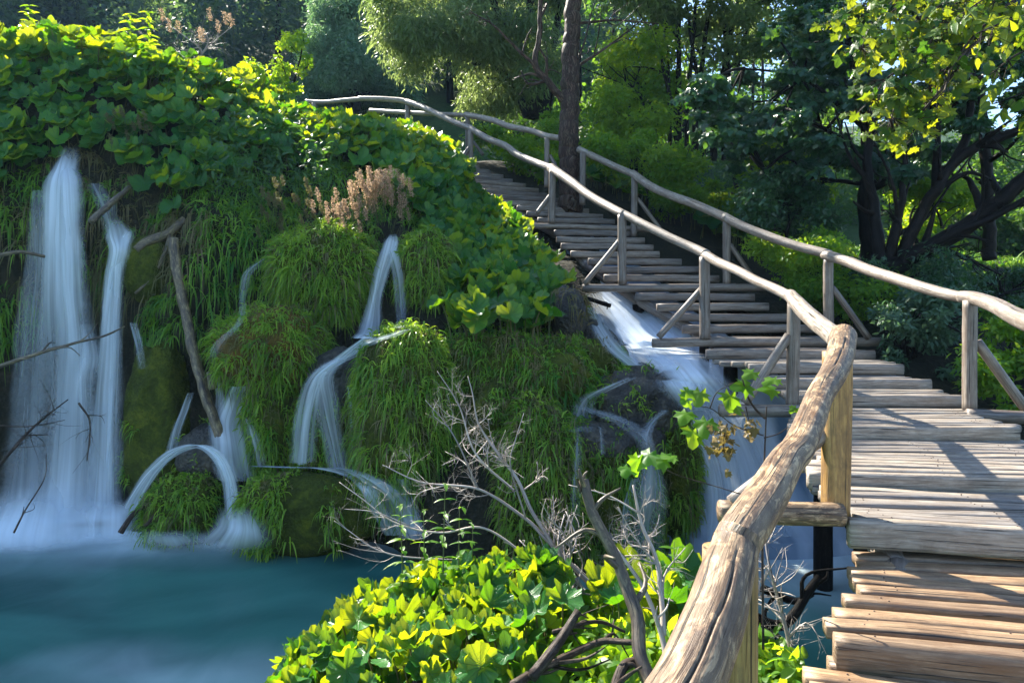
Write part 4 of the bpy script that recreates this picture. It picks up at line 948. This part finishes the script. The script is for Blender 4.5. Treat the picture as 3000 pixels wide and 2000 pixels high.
dead('dead_branch', [
  ([(1960,1960,3.4),(1935,1850,3.5),(1885,1720,3.6),(1800,1600,3.7)], .024, .014, 1, 4, .25),
  ([(1945,1860,3.5),(1938,1760,3.6),(1925,1650,3.7),(1880,1530,3.8),(1856,1420,3.85)], .024, .010, 3, 6, .35),
  ([(1870,1500,3.8),(1780,1450,3.9),(1665,1420,4.0)], .008, .004, 1, 3, .12)],
  'forked grey dead branch just right of the thick broken one', 8)
dead('dead_branch', [
  ([(1890,1850,4.6),(1750,1790,4.8),(1690,1700,4.9),(1640,1620,5.0)], .045, .025, 2, 8, .5),
  ([(1700,1760,4.9),(1620,1700,5.0),(1500,1660,5.1)], .030, .012, 2, 8, .4),
  ([(1990,1760,5.0),(1860,1640,5.3),(1780,1560,5.6)], .014, .006, 3, 8, .45)],
  'tangle of fallen grey branches lying in the shallows below the right falls', 9)
dead('fallen_branch', [
  ([(1500,2010,3.3),(1640,1930,3.5),(1760,1880,3.6),(1860,1880,3.5)], .024, .015, 1, 5, .3),
  ([(1560,1980,3.3),(1650,1860,3.5),(1690,1790,3.6)], .030, .022, 1, 3, .2),
  ([(1800,2040,3.0),(1820,1960,3.1),(1870,1930,3.2)], .03, .02, 1, 3, .2),
  ([(1620,1850,3.6),(1760,1820,3.7),(1830,1850,3.7)], .012, .008, 1, 4, .25),
  ([(1210,2000,3.6),(1280,1975,3.7),(1350,1970,3.7)], .010, .006, 0, 0, .2)],
  'brown branches lying across the low plants at the bottom of the view', 10, 'bark')
dead('dead_branch', [
  ([(2330,1960,3.9),(2300,1830,4.0),(2260,1680,4.1),(2240,1580,4.2)], .020, .010, 2, 8, .4),
  ([(2320,1960,4.0),(2320,1900,4.0),(2250,1850,4.1)], .010, .004, 2, 8, .3)],
  'pale thin twigs standing in the water between near rail and deck', 11)
dead('driftwood', [([(2180,1790,4.6),(2290,1830,4.6),(2400,1690,4.7)], .04, .03, 1, 3, .4), ([(2230,1720,4.9),(2330,1760,4.8),(2380,1740,4.7)], .03, .02, 1, 2, .3)], 'dark reddish driftwood jammed under the edge of the deck', 12, 'darkbark')
dead('leaning_log', [([(505,700,8.65),(520,800,8.55),(545,930,8.4),(580,1080,8.2),(620,1210,8.0),(655,1310,7.85)], .062, .058, 0, 0, .3)], 'long peeling dead log leaning down into the pool between the falls', 13, 'deadlog', sides=20, cat='log', rough=.16)
dead('log_stub', [([(618,1090,8.0),(625,1140,8.0)], .045, .05, 0, 0, .3)], 'short broken stub sticking up beside the leaning dead log', 14, 'deadlog', cat='log', sides=10, nseg=8)
dead('mossy_limb', [([(400,735,8.8),(440,705,8.85),(500,680,8.95),(540,640,9.0)], .075, .055, 0, 0, .3), ([(395,860,8.75),(440,820,8.8),(475,760,8.85),(500,690,8.9)], .018, .03, 0, 0, .3)], 'mossy crooked limb lying over the round brown rock', 15, 'deadlog', sides=12)
dead('dead_limb', [([(265,650,8.4),(330,590,8.7),(378,550,9.1)], .045, .03, 0, 0, .3)], 'short slanted dead limb above the narrow left fall', 16, 'deadlog', sides=10)
dead('bare_branch', [([(-60,760,7.6),(0,748,7.7),(55,738,7.8),(130,752,8.0)], .03, .02, 0, 0, .3)], 'curved bare branch at the left edge in front of the broad fall', 17, 'deadlog')
dead('bare_branch', [([(-40,1085,7.3),(80,1045,7.4),(200,1010,7.6),(300,985,7.8),(365,955,8.1)], .028, .008, 1, 4, .3)], 'long pale pole slanting across the foot of the broad fall', 18, 'deadlog')
dead('twig_bundle', [([(-20,1380,7.0),(60,1290,7.1),(110,1240,7.3),(200,1170,7.6)], .022, .006, 3, 7, .5), ([(-20,1245,7.1),(90,1248,7.2),(190,1230,7.4)], .01, .004, 1, 3, .3), ([(40,1560,7.0),(70,1500,7.1),(130,1400,7.3),(135,1330,7.5)], .010, .004, 1, 4, .3), ([(230,1180,7.8),(262,1230,7.8),(255,1350,7.7)], .014, .006, 2, 5, .4)], 'bundle of dark fallen twigs in the water at the left edge', 19, 'bark')
dead('stick', [([(352,1560,7.4),(385,1510,7.5),(425,1475,7.6)], .03, .02, 1, 2, .2), ([(425,1540,7.4),(470,1490,7.5)], .02, .015, 0, 0, .2)], 'dark sticks wedged at the left foot of the arched jet', 20, 'bark')
dead('dead_shrub', [([(580,195,12),(590,150,12),(545,110,12.1),(508,82,12.2)], .03, .008, 2, 5, .5), ([(588,165,12),(610,120,12),(600,90,12)], .02, .006, 2, 4, .4), ([(590,160,12),(640,110,12),(680,80,12.1)], .016, .005, 2, 4, .4)], 'small leafless shrub on the crest of the leaf bank', 21)
dead('dead_limb', [([(1670,880,9.2),(1700,870,9.1),(1790,895,8.9)], .04, .03, 1, 2, .3)], 'dark branch caught in the stream under the stairs', 22, 'darkbark')
# ================================================================== TREES
RH = tpl_rhomb(.5); OV = tpl_oval(.45, .12, .25)
def crown_geo(g, centers, rad, n, size, tpl, seed, flat=.65, droop=.0, nrm=(0, -.2, .5), hollow=.35):
    rs = np.random.RandomState(seed)
    for i, c in enumerate(centers):
        r = rad[i] if hasattr(rad, '__len__') else rad*(.6+.8*rs.rand())
        m = max(8, int(n*(r/(np.mean(rad)))**2)); d = norm(rs.randn(m, 3)); q = d*(rs.rand(m, 1)**hollow)*r*(1+.35*fbm(d*1.8+i*3.1, 2, seed)[:, None]); q[:, 2] *= flat
        # leaves gathered on short sprays
        k = max(3, m//14); sp = q[rs.randint(0, m, k)]; w = rs.randint(0, k, m); q = q*.45+sp[w]*.55
        tip = norm(d+rs.randn(m, 3)*.5+np.array([0, 0, -droop]))
        scatter(g, tpl, np.asarray(c)+q, frames(norm(np.array(nrm)+d*.35+rs.randn(m, 3)*.55), tip), size*(.6+.7*rs.rand(m)), np.clip(rs.rand()*.5+rs.rand(m)*.5, 0, 1))
def clumps(poly, n, d0, d1, seed, bias=None):
    rs = np.random.RandomState(seed); poly = np.asarray(poly, float); out = []
    lo, hi = poly.min(0), poly.max(0)
    while len(out) < n:
        x, y = rs.uniform(lo[0], hi[0]), rs.uniform(lo[1], hi[1])
        if inpoly(np.array([x]), np.array([y]), poly)[0]: out.append(P(x, y, rs.uniform(d0, d1)))
    return np.array(out)
def tree(name, label, limbs, cl, rad, n, size, tpl, leaf, bark, seed, cat='tree', group=None, twigs=0, **kw):
    """limbs: list of (path, r0, r1, depth, kids, klen)"""
    rs = np.random.RandomState(seed); base = np.array(P(*limbs[0][0][0])) if limbs else np.array(cl[0])
    root = empty(name, base); tag(root, label, cat, group)
    if limbs:
        g = Geo()
        for (pp, r0, r1, depth, kids, klen) in limbs: grow(g, [P(*q) if len(q) == 3 else np.array(q[:3]) for q in pp], r0, r1, rs, depth, kids, klen, seed=seed, sides=14, rough=.06, kink=.10, nfreq=3)
        if twigs:   # thin limbs running out into the leaf clumps
            tp = [P(*q[:3]) for l in limbs[:4] for q in l[0][1:]]
            for c in cl[::max(1, len(cl)//twigs)]:
                a = min(tp, key=lambda t: np.linalg.norm(t-c)); m = (a+c)/2+np.array([0, 0, .12])*np.linalg.norm(a-c)*.5
                tube(g, [a, m, c], [.03, .018, .006], nseg=9, sides=5, rough=.1, seed=seed, rnd=rs.rand())
        adopt(g.build('trunk', M[bark]), root)
    if len(cl):
        g = Geo(); crown_geo(g, cl, rad, n, size, tpl, seed, **kw); adopt(g.build('crown', M[leaf]), root)
    return root
# main trunk standing between the two right rails; its crown is above the picture
tc = []
r9 = np.random.RandomState(9)
while len(tc) < 46:
    q = np.array([r9.uniform(-1.2, 6.0), r9.uniform(8.0, 16.5), r9.uniform(6.6, 12)])
    if ((q[0]-2.4)/3.8)**2+((q[1]-12.3)/4.4)**2+((q[2]-9.2)/3.2)**2 < 1 and proj(q)[1] < -60: tc.append(q)
T1 = [([(1672,610,12.9),(1672,575,12.9),(1670,480,12.9),(1668,330,12.9),(1672,150,12.9),(1682,-50,12.9),(1690,-400,12.9),(1700,-900,12.9)], .24, .10, 0, 0, 1),
      ([(1650,295,12.85),(1610,245,12.8),(1571,196,12.75),(1580,100,12.7),(1585,-20,12.7),(1590,-160,12.7)], .075, .03, 2, 6, .6),
      ([(1571,196,12.75),(1500,130,12.6),(1440,70,12.5),(1375,35,12.4)], .035, .01, 3, 6, .5),
      ([(1685,195,12.85),(1710,130,12.7),(1735,30,12.6)], .025, .01, 2, 5, .5),
      ([(1690,70,12.9),(1800,60,12.8),(1930,70,12.7)], .03, .008, 2, 6, .6),
      ([(1700,190,13),(1790,130,13.2),(1880,60,13.5)], .03, .01, 2, 5, .6),
      ([(1690,-500,12.9),(2000,-800,12),(2400,-1000,11)], .08, .03, 1, 4, 1), ([(1690,-600,12.9),(1400,-900,13)], .08, .03, 1, 4, 1)]
tree('tall_tree', 'straight reddish brown trunk with bare side branch standing in the gap of the railing', T1, np.array(tc), .95, 560, .15, OV, 'willow', 'redbark', 1, droop=.4)
# willow, lit on its left edge
wp = [(1090,-250),(1080,0),(1110,120),(1150,230),(1200,300),(1330,320),(1480,330),(1650,330),(1660,-250)]
cl = clumps(wp, 62, 17.5, 22, 2)
cl = np.concatenate([cl, np.stack([np.random.RandomState(77).uniform(-7.2, -5.4, 11), np.random.RandomState(78).uniform(16.8, 18.4, 11), np.random.RandomState(79).uniform(9.8, 11.2, 11)], -1)])  # unseen clumps beyond the crown, added to shade the leaf patch by the stairs
tree('willow', 'spreading willow with pale sunlit feathery leaves left of the straight trunk', [([(1560,345,19.5),(1555,280,19.5),(1500,150,19.3),(1440,0,19),(1400,-150,19)], .20, .06, 2, 6, 1.4),
   ([(1570,345,19.5),(1575,250,19.5),(1560,100,19.6),(1540,-100,19.6)], .20, .07, 2, 6, 1.4), ([(1590,345,19.6),(1605,220,19.6),(1630,80,19.8),(1660,-80,20)], .20, .07, 2, 6, 1.4),
   ([(1545,345,19.4),(1510,260,19.3),(1430,180,19),(1330,120,18.6)], .12, .03, 2, 6, 1.2), ([(1600,345,19.6),(1620,260,19.6),(1640,150,19.7)], .12, .05, 2, 5, 1.2), ([(1550,345,19.5),(1520,200,19.6),(1500,60,19.7)], .13, .05, 2, 5, 1.2)],
   cl, .95, 1300, .17, tpl_oval(.2, .1, .3), 'willow', 'darkbark', 2, droop=.9, flat=.8)
# rounded blue green tree
wp = [(900,290),(885,190),(905,110),(940,40),(1000,-10),(1070,-20),(1110,80),(1150,180),(1210,290)]
cl = clumps(wp, 46, 28, 33, 3)
tree('rounded_tree', 'dense rounded blue green tree behind the end of the top railing', [([(1040,420,31),(1040,300,31),(1030,200,31),(1020,100,31)], .3, .1, 1, 5, 1.5)], cl, 1.25, 1500, .20, tpl_oval(.28, .1, .3), 'roundleaf', 'darkbark', 3, droop=.4, flat=.9)
# sapling with yellow leaves on the bank crest
tree('sapling', 'slim sapling with yellow green leaves at the end of the leaf bank', [([(852,320,14),(862,240,14),(880,170,14),(892,100,14)], .03, .008, 2, 5, .5), ([(845,320,14),(840,230,14),(810,150,14)], .018, .006, 2, 4, .4)],
   clumps([(790,110),(860,90),(905,110),(900,220),(860,300),(800,290),(800,200)], 34, 13.7, 14.4, 4), .16, 34, .10, OV, 'bright', 'darkbark', 4)
tree('sapling', 'small leafy sapling poking above the sunlit leaf crest near the slim one', [([(750,270,13.5),(752,220,13.5),(748,185,13.5)], .015, .005, 1, 4, .2)], clumps([(720,180),(770,170),(790,250),(730,260)], 12, 13.3, 13.7, 5), .14, 30, .09, OV, 'bright', 'darkbark', 5)
# shrubs behind the railing, sunlit
def bush(poly, n, d0, d1, rad, per, size, leaf, label, seed, tpl=OV, name='shrub', stems=5, **kw):
    poly = np.array(poly, float); cx = poly[:, 0].mean(); yb = poly[:, 1].max(); d = (d0+d1)/2; yt = poly[:, 1].min()
    rs = np.random.RandomState(seed); L = []
    for k in range(stems): x = cx+rs.randn()*(np.ptp(poly[:, 0])*.12); L.append(([(x, yb, d), (x+rs.randn()*20, (yb+yt)/2, d+rs.randn()*.2), (x+rs.randn()*np.ptp(poly[:, 0])*.3, yt+(yb-yt)*.2, d)], .002*d+.01, .008, 2, 6, .05*d))
    return tree(name, label, L, clumps(poly, n, d0, d1, seed), rad, per, size, tpl, leaf, 'darkbark', seed, cat='shrub', **kw)
bush([(1700,420),(1720,260),(1800,140),(1900,100),(1990,200),(2000,420),(1850,520)], 40, 15, 18, .62, 420, .12, 'bright', 'sunlit yellow green shrub right of the straight trunk', 11)
bush([(1380,420),(1400,340),(1640,330),(1640,560),(1500,440)], 22, 15.5, 18, .5, 380, .11, 'bright', 'low sunlit shrub under the willow behind the upper railing', 12)
bush([(1700,420),(1900,380),(2100,500),(2120,620),(1950,600),(1800,520)], 30, 12.6, 14.5, .42, 380, .095, 'bright', 'low leafy shrub directly behind the middle of the forest railing', 13)
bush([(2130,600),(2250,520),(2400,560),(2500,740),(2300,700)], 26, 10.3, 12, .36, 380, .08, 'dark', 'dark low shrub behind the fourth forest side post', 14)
bush([(2230,720),(2420,700),(2560,780),(2700,840),(2700,960),(2500,980),(2350,850)], 44, 8.9, 10.3, .30, 380, .062, 'bright', 'small leaved bush under the lower forest railing', 15)
bush([(2560,900),(2700,840),(2830,900),(2830,1130),(2700,1150),(2600,1050)], 30, 7.6, 8.8, .27, 330, .07, 'conifer', 'soft blue green bush left of the last forest side post', 16)
bush([(2860,880),(3120,960),(3160,1180),(2960,1220),(2870,1150)], 30, 6.9, 8.2, .25, 330, .07, 'bright', 'bush filling the lower right edge behind the last post', 17)
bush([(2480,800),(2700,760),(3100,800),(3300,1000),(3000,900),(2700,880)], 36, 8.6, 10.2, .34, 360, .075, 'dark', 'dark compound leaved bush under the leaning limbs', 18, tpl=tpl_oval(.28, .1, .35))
# multi stemmed trees, dark
ms = []
for k, (x0, x1) in enumerate([(1960,1950),(1985,1990),(2010,2040),(2035,2080),(2060,2010),(2090,2160),(2120,2210),(2140,2120),(1975,1900)]):
    ms.append(([(x0,470,15.5),(x0+3,350,15.5),((x0+x1)/2,180,15.6),(x1,0,15.8),(x1+(x1-x0)*.4,-160,16)], .085 if k % 2 else .055, .03, 2, 5, .9))
tree('multi_stem_tree', 'cluster of thin dark upright stems in the middle of the wood', ms, clumps([(1720,-220),(2420,-220),(2480,120),(2300,170),(2020,130),(1880,90),(1760,60)], 84, 14.5, 18, 21), .62, 420, .12, OV, 'willow', 'darkbark', 21, droop=.4)
# dark maple
mp = [(2030,250),(2110,190),(2190,110),(2300,50),(2450,20),(2600,60),(2640,300),(2600,480),(2480,560),(2330,600),(2200,560),(2110,470),(2050,360)]
tree('maple_tree', 'dark teal leaved maple in shade filling the wood right of centre', [([(2560,790,11.4),(2540,600,11.3),(2545,450,11.2),(2530,300,11),(2480,120,10.8)], .16, .06, 2, 6, .9), ([(2545,460,11.2),(2420,380,10.9),(2300,320,10.6)], .05, .015, 2, 6, .7), ([(2540,380,11.1),(2350,230,10.8),(2180,200,10.6)], .045, .012, 2, 6, .7), ([(2535,540,11.3),(2380,520,11),(2240,500,10.8)], .04, .012, 2, 6, .7)],
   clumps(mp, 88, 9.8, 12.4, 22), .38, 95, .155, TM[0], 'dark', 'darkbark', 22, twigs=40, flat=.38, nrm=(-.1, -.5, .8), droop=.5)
# leaning tree with thick black limbs at the right
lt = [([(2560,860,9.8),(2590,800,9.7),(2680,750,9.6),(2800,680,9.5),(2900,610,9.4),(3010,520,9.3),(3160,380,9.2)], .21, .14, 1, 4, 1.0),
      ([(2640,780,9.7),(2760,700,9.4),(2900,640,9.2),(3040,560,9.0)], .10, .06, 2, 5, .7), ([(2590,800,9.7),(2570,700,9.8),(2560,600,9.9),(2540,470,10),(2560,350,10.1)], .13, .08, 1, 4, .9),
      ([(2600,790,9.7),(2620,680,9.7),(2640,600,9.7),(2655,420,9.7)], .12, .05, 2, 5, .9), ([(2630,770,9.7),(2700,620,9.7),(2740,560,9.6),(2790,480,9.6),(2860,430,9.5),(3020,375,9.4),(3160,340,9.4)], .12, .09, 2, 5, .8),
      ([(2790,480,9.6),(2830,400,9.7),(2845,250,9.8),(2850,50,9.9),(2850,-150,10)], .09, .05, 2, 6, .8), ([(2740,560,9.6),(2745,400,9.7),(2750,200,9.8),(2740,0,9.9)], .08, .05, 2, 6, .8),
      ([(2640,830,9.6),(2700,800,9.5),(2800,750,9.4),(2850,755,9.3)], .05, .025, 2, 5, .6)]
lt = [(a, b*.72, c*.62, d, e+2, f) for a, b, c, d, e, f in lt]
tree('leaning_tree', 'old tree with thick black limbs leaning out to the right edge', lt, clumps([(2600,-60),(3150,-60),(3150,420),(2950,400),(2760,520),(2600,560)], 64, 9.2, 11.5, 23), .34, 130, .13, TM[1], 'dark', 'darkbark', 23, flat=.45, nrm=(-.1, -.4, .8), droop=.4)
bush([(2620,560),(2760,520),(2860,560),(2760,720),(2640,740)], 22, 12.5, 14.5, .45, 300, .11, 'bright', 'bright green foliage glowing behind the black limbs', 24, stems=3)
bush([(2150,430),(2350,420),(2420,540),(2500,640),(2300,640),(2150,560)], 24, 12.8, 15, .45, 330, .11, 'bright', 'bright foliage low between the dark maple and the railing', 25, stems=3)

tree('shaded_tree', 'dark leafed tree closing the gap behind the leaning limbs', [([(2900,760,13),(2890,500,13),(2870,200,13),(2860,-100,13)], .12, .06, 1, 6, .9), ([(2380,560,14),(2390,300,14),(2370,60,14)], .08, .04, 1, 6, .9)],
   clumps([(2250,-120),(3180,-120),(3200,470),(2900,420),(2700,520),(2450,480),(2300,200)], 90, 12.6, 15.5, 27), .46, 330, .12, OV, 'dark', 'darkbark', 27, flat=.5, nrm=(-.1, -.4, .8), droop=.4)
# overhanging maple twigs close to the camera
def overhang(name, label, paths, tpls, size, seed, leaf='maple', per=7, lp=.10):
    rs = np.random.RandomState(seed); base = P(*paths[0][0]); root = empty(name, base); tag(root, label, 'branch'); g = Geo(); gl = Geo()
    for pp in paths:
        q = [P(*a) for a in pp]; L = np.linalg.norm(np.diff(q, axis=0), axis=1).sum(); n = max(8, int(L*20)); c, r = resample(q, np.linspace(.011, .003, len(q)), n); tube(g, c, r, sides=6, rough=.1, seed=seed, rnd=rs.rand())
        m = max(3, int(L/lp))
        for k in range(m):
            i = int(n*(.12+.86*rs.rand())); i = min(i, n-1); b = c[i]
            for s in range(per):
                d = norm(rs.randn(3)*np.array([1, .8, .7])+np.array([-.35, -.1, -.75])); ln = .05+.13*rs.rand(); e = b+d*ln
                tube(g, [b, (b+e)/2+rs.randn(3)*.008, e], [.0025, .0018, .0012], sides=3, cap=False)
                tip = norm(np.array([-.45, -.1, -.8])+rs.randn(3)*.4); nn = norm(np.array([-.35, -.8, .45])+rs.randn(3)*.5)
                scatter(gl, tpls[rs.randint(len(tpls))], e[None], frames(nn[None], tip[None]), [size*(.6+.7*rs.rand())], [rs.rand()])
    adopt(g.build('twigs', M['bark']), root); adopt(gl.build('leaves', M[leaf]), root); return root
overhang('maple_branch', 'sunlit yellow green maple branch hanging in from the top right', [
  [(3150,-120,4.3),(2950,-60,4.2),(2750,20,4.1),(2620,90,4.0),(2510,150,4.0)], [(2900,-60,4.2),(2760,60,4.1),(2680,170,4.0),(2630,290,3.95),(2600,380,3.9)],
  [(2850,-60,4.4),(2640,-20,4.3),(2520,20,4.2),(2450,60,4.2)], [(3050,-60,4.2),(2900,60,4.1),(2800,170,4.0),(2730,270,4.0),(2690,360,3.9)], [(3000,-80,4.5),(2800,-60,4.5),(2650,10,4.4),(2560,80,4.3)],
  [(3000,-60,4.0),(2860,20,3.9),(2760,90,3.9),(2700,150,3.8)], [(2640,200,4.0),(2590,240,4.0),(2560,290,4.0)]], TM[:5], .085, 31, per=9, lp=.085)
overhang('maple_branch', 'bare ended twig with a few drooping maple leaves right of the hanging branch', [[(2880,110,3.9),(2830,150,3.9),(2785,200,3.85),(2770,260,3.85),(2740,290,3.8)], [(2840,150,3.9),(2760,260,3.9),(2700,330,3.9),(2660,390,3.9)]], TM[:5], .11, 32, per=3, lp=.2)
overhang('leafy_branch', 'oval leaved branch entering at the right edge of the wood', [
  [(3200,-40,3.6),(3050,30,3.6),(2930,70,3.55),(2860,100,3.5)], [(3200,60,3.6),(3080,120,3.6),(2980,160,3.55),(2900,220,3.5)], [(3200,200,3.6),(3080,230,3.6),(3000,270,3.55),(2930,300,3.5)], [(3200,-120,3.8),(3020,-60,3.8),(2900,-10,3.8),(2820,40,3.7)], [(3200,280,3.4),(3100,300,3.4),(3010,350,3.4)]],
  [tpl_oval(.5, .12, .3), tpl_oval(.42, .15, .45)], .085, 33, per=5, lp=.07)
# little maple sapling beside the near rail
def sapling2():
    rs = np.random.RandomState(41); root = empty('maple_sapling', P(2236,1900,3.1)); tag(root, 'little maple sapling with a bunch of withered leaves beside the near rail', 'sapling'); g = Geo()
    for pp, r in (([(2236,1900,3.1),(2234,1500,3.05),(2240,1330,3.05),(2246,1190,3.0)], .006), ([(2236,1275,3.05),(2150,1245,3.0),(2080,1195,3.0),(2030,1190,3.0)], .0035), ([(2242,1225,3.0),(2215,1200,3.0),(2190,1160,3.0),(2175,1110,3.0)], .006),
                  ([(2238,1282,3.05),(2280,1270,3.05),(2310,1250,3.05)], .003), ([(2080,1195,3.0),(2100,1150,3.0),(2150,1120,3.0)], .003), ([(2250,1470,3.0),(2100,1425,3.05),(1960,1380,3.1),(1900,1330,3.1)], .003), ([(2130,1240,3.0),(2120,1300,3.0),(2125,1340,3.0)], .004), ([(2185,1190,3.0),(2195,1240,3.0)], .003)):
        tube(g, [P(*a) for a in pp], np.linspace(r, r*.5, len(pp)), nseg=14, sides=6, rough=.1)
    adopt(g.build('stem', M['bark']), root); gl = Geo(); gd = Geo()
    for (x, y, s) in [(2205,1090,.085),(2270,1110,.09),(2265,1140,.10),(2190,1130,.11),(2140,1160,.11),(2050,1150,.10),(2015,1170,.09),(2070,1235,.12),(2030,1265,.12),(2150,1185,.09),(2010,1145,.08),(2330,1195,.05),(1900,1330,.12),(1870,1345,.10),(1950,1350,.11),(1840,1370,.09),(1975,1340,.08),(2045,1280,.08),(2340,1370,.06),(2010,1210,.1)]:
        nn = norm(np.array([.1, -.6, .8])+rs.randn(3)*.25); tip = norm(rs.randn(3)*.6+np.array([-.5, -.5, -.2])); scatter(gl, TM[rs.randint(5)], P(x, y, 3.0)[None], frames(nn[None], tip[None]), [s*1.2], [rs.rand()*.6])
    for k in range(46):
        x = 2125+rs.randn()*26 if k < 36 else 2200+rs.randn()*10; y = (1300+rs.randn()*34) if k < 36 else (1255+rs.randn()*18)
        scatter(gd, TM[rs.randint(5)], P(x, y, 3.0+rs.randn()*.03)[None], frames(norm(rs.randn(1, 3)), norm(np.array([[0, 0, -1.0]])+rs.randn(1, 3)*.3)), [.055], [rs.rand()])
    adopt(gl.build('leaves', M['bright']), root); adopt(gd.build('withered_leaves', M['dried']), root)
sapling2()

# ================================================================== HILLS, FOREST, SKY
def hill_z(x, y):
    left = 1/(1+np.exp((x-12)/9.0)); b = np.clip(y-24, 0, 200)
    z = 4.2-3.0*(1-left)+left*(.62*b)+(1-left)*(.10*b+.30*np.clip(b-22, 0, 60))+1.2*fbm(np.stack([x*.05, y*.05, x*0], -1), 3, 5)*np.clip((y-22)/20, 0, 1)
    f = np.clip((y-13)/12, 0, 1); f = f*f*(3-2*f); return -3.8+(z+3.8)*f
xs = np.linspace(-110, 110, 110); ys = np.concatenate([np.linspace(12, 60, 40), np.linspace(62, 110, 24)])
X, Y = np.meshgrid(xs, ys, indexing='ij'); g = Geo(); g.add(np.stack([X, Y, hill_z(X, Y)], -1), grid_faces(len(xs), len(ys)))
tag(g.build('hills', M['forestfloor']), kind='structure')
xs = np.linspace(-110, 110, 40); X, Y = np.meshgrid(xs, np.linspace(-28, 110, 40), indexing='ij'); g = Geo(); g.add(np.stack([X, Y, np.full_like(X, -3.6)], -1), grid_faces(40, 40)); tag(g.build('terrain', M['forestfloor']), kind='structure')
# far wooded slope, reads as one mass
rf = np.random.RandomState(51); g = Geo(); gt = Geo()
for k in range(180):
    y = 34+56*rf.rand()**1.3; x = rf.uniform(-.9, .12)*y+rf.randn()*2
    z = hill_z(np.array([x]), np.array([y]))[0]; h = rf.uniform(7, 12); r = rf.uniform(1.4, 3.0)
    cs = [[x+rf.randn()*r*.45, y+rf.randn()*r*.45, z+h*(.25+.75*t)] for t in np.linspace(0, 1, 7)]; rr = [r*(1.05-.7*t)*(.8+.4*rf.rand()) for t in np.linspace(0, 1, 7)]
    crown_geo(g, cs, rr, 150, .5 if y > 55 else .38, RH, 400+k, flat=.8, hollow=.3)
    if k % 3 == 0: tube(gt, [[x, y, z-1], [x+rf.randn()*.3, y, z+h]], [.22, .08], nseg=5, sides=6)
fo = g.build('forest', M['far']); tag(fo, kind='stuff'); gt.build('trunks', M['darkbark'], fo)['kind'] = 'stuff'
# woods behind the right shrubs
g = Geo(); gt = Geo()
for k in range(120):
    y = 20+26*rf.rand(); x = rf.uniform(-.02, .95)*y; z = hill_z(np.array([x]), np.array([y]))[0]; h = rf.uniform(3.0, 7.5)*(1 if x/y < .55 else .5); r = rf.uniform(1.0, 2.0)
    cs = [[x+rf.randn()*r*.6, y+rf.randn()*r*.6, z+.4+h*t] for t in np.linspace(0, 1, 6)]; rr = [r*(1-.5*t)*(.7+.5*rf.rand()) for t in np.linspace(0, 1, 6)]
    crown_geo(g, cs, rr, 210, .20, RH, 800+k, flat=.7, hollow=.35)
    if k % 2: tube(gt, [[x, y, z-1], [x+rf.randn()*.5, y, z+h]], [.12, .04], nseg=6, sides=6)
fo = g.build('forest', M['deepwood']); tag(fo, kind='stuff'); gt.build('trunks', M['darkbark'], fo)['kind'] = 'stuff'

def haze_box():
    m, nt = new_mat('air'); N = NT(nt); v = N.n('ShaderNodeVolumePrincipled'); v.inputs['Color'].default_value = (.42, .68, 1.0, 1); v.inputs['Density'].default_value = .0004; v.inputs['Anisotropy'].default_value = .2
    o = N.n('ShaderNodeOutputMaterial'); nt.links.new(v.outputs[0], o.inputs[1])
    x0, x1, y0, y1, z0, z1 = -112, 112, -30, 112, -5, 72
    V = [[x, y, z] for x in (x0, x1) for y in (y0, y1) for z in (z0, z1)]; F = np.array([[0, 1, 3, 2], [4, 6, 7, 5], [0, 4, 5, 1], [2, 3, 7, 6], [0, 2, 6, 4], [1, 5, 7, 3]])
    g = Geo(); g.add(V, F); o = g.build('haze', m, smooth=False); tag(o, kind='stuff')
haze_box()
# ================================================================== LIGHT, CAMERA
AZ = R(-36); EL = R(41)
w = bpy.data.worlds.new('World'); scene.world = w; w.use_nodes = True; nt = w.node_tree; nt.nodes.clear()
sky = nt.nodes.new('ShaderNodeTexSky'); sky.sky_type = 'NISHITA'; sky.sun_disc = False; sky.sun_elevation = EL; sky.sun_rotation = AZ
sky.air_density = 1.0; sky.dust_density = .6; sky.ozone_density = 3.5
bg = nt.nodes.new('ShaderNodeBackground'); bg.inputs['Strength'].default_value = .10
wo = nt.nodes.new('ShaderNodeOutputWorld'); nt.links.new(sky.outputs[0], bg.inputs[0]); nt.links.new(bg.outputs[0], wo.inputs[0])
sun = bpy.data.lights.new('sun', 'SUN'); sun.energy = 5.0; sun.angle = R(.5); sun.color = (1.0, .93, .80)
so = bpy.data.objects.new('sun', sun); COL.objects.link(so)
sd = Vector((math.sin(AZ)*math.cos(EL), math.cos(AZ)*math.cos(EL), math.sin(EL)))
so.rotation_euler = sd.to_track_quat('Z', 'Y').to_euler(); so.location = (0, 0, 30)
cam = bpy.data.cameras.new('camera'); cam.lens = 24; cam.sensor_width = 36; cam.shift_y = -100/3000.0; cam.clip_end = 2000; cam.clip_start = .05
co = bpy.data.objects.new('camera', cam); COL.objects.link(co); co.rotation_euler = (R(90), 0, 0); scene.camera = co
vs = scene.view_settings; vs.view_transform = 'Standard'; vs.look = 'None'; vs.exposure = 2.05; vs.gamma = 1
cy = scene.cycles; cy.max_bounces = 8; cy.transparent_max_bounces = 24; cy.diffuse_bounces = 3; cy.glossy_bounces = 2; cy.transmission_bounces = 3; cy.use_denoising = True
cy.sample_clamp_indirect = 6; cy.caustics_reflective = False; cy.caustics_refractive = False
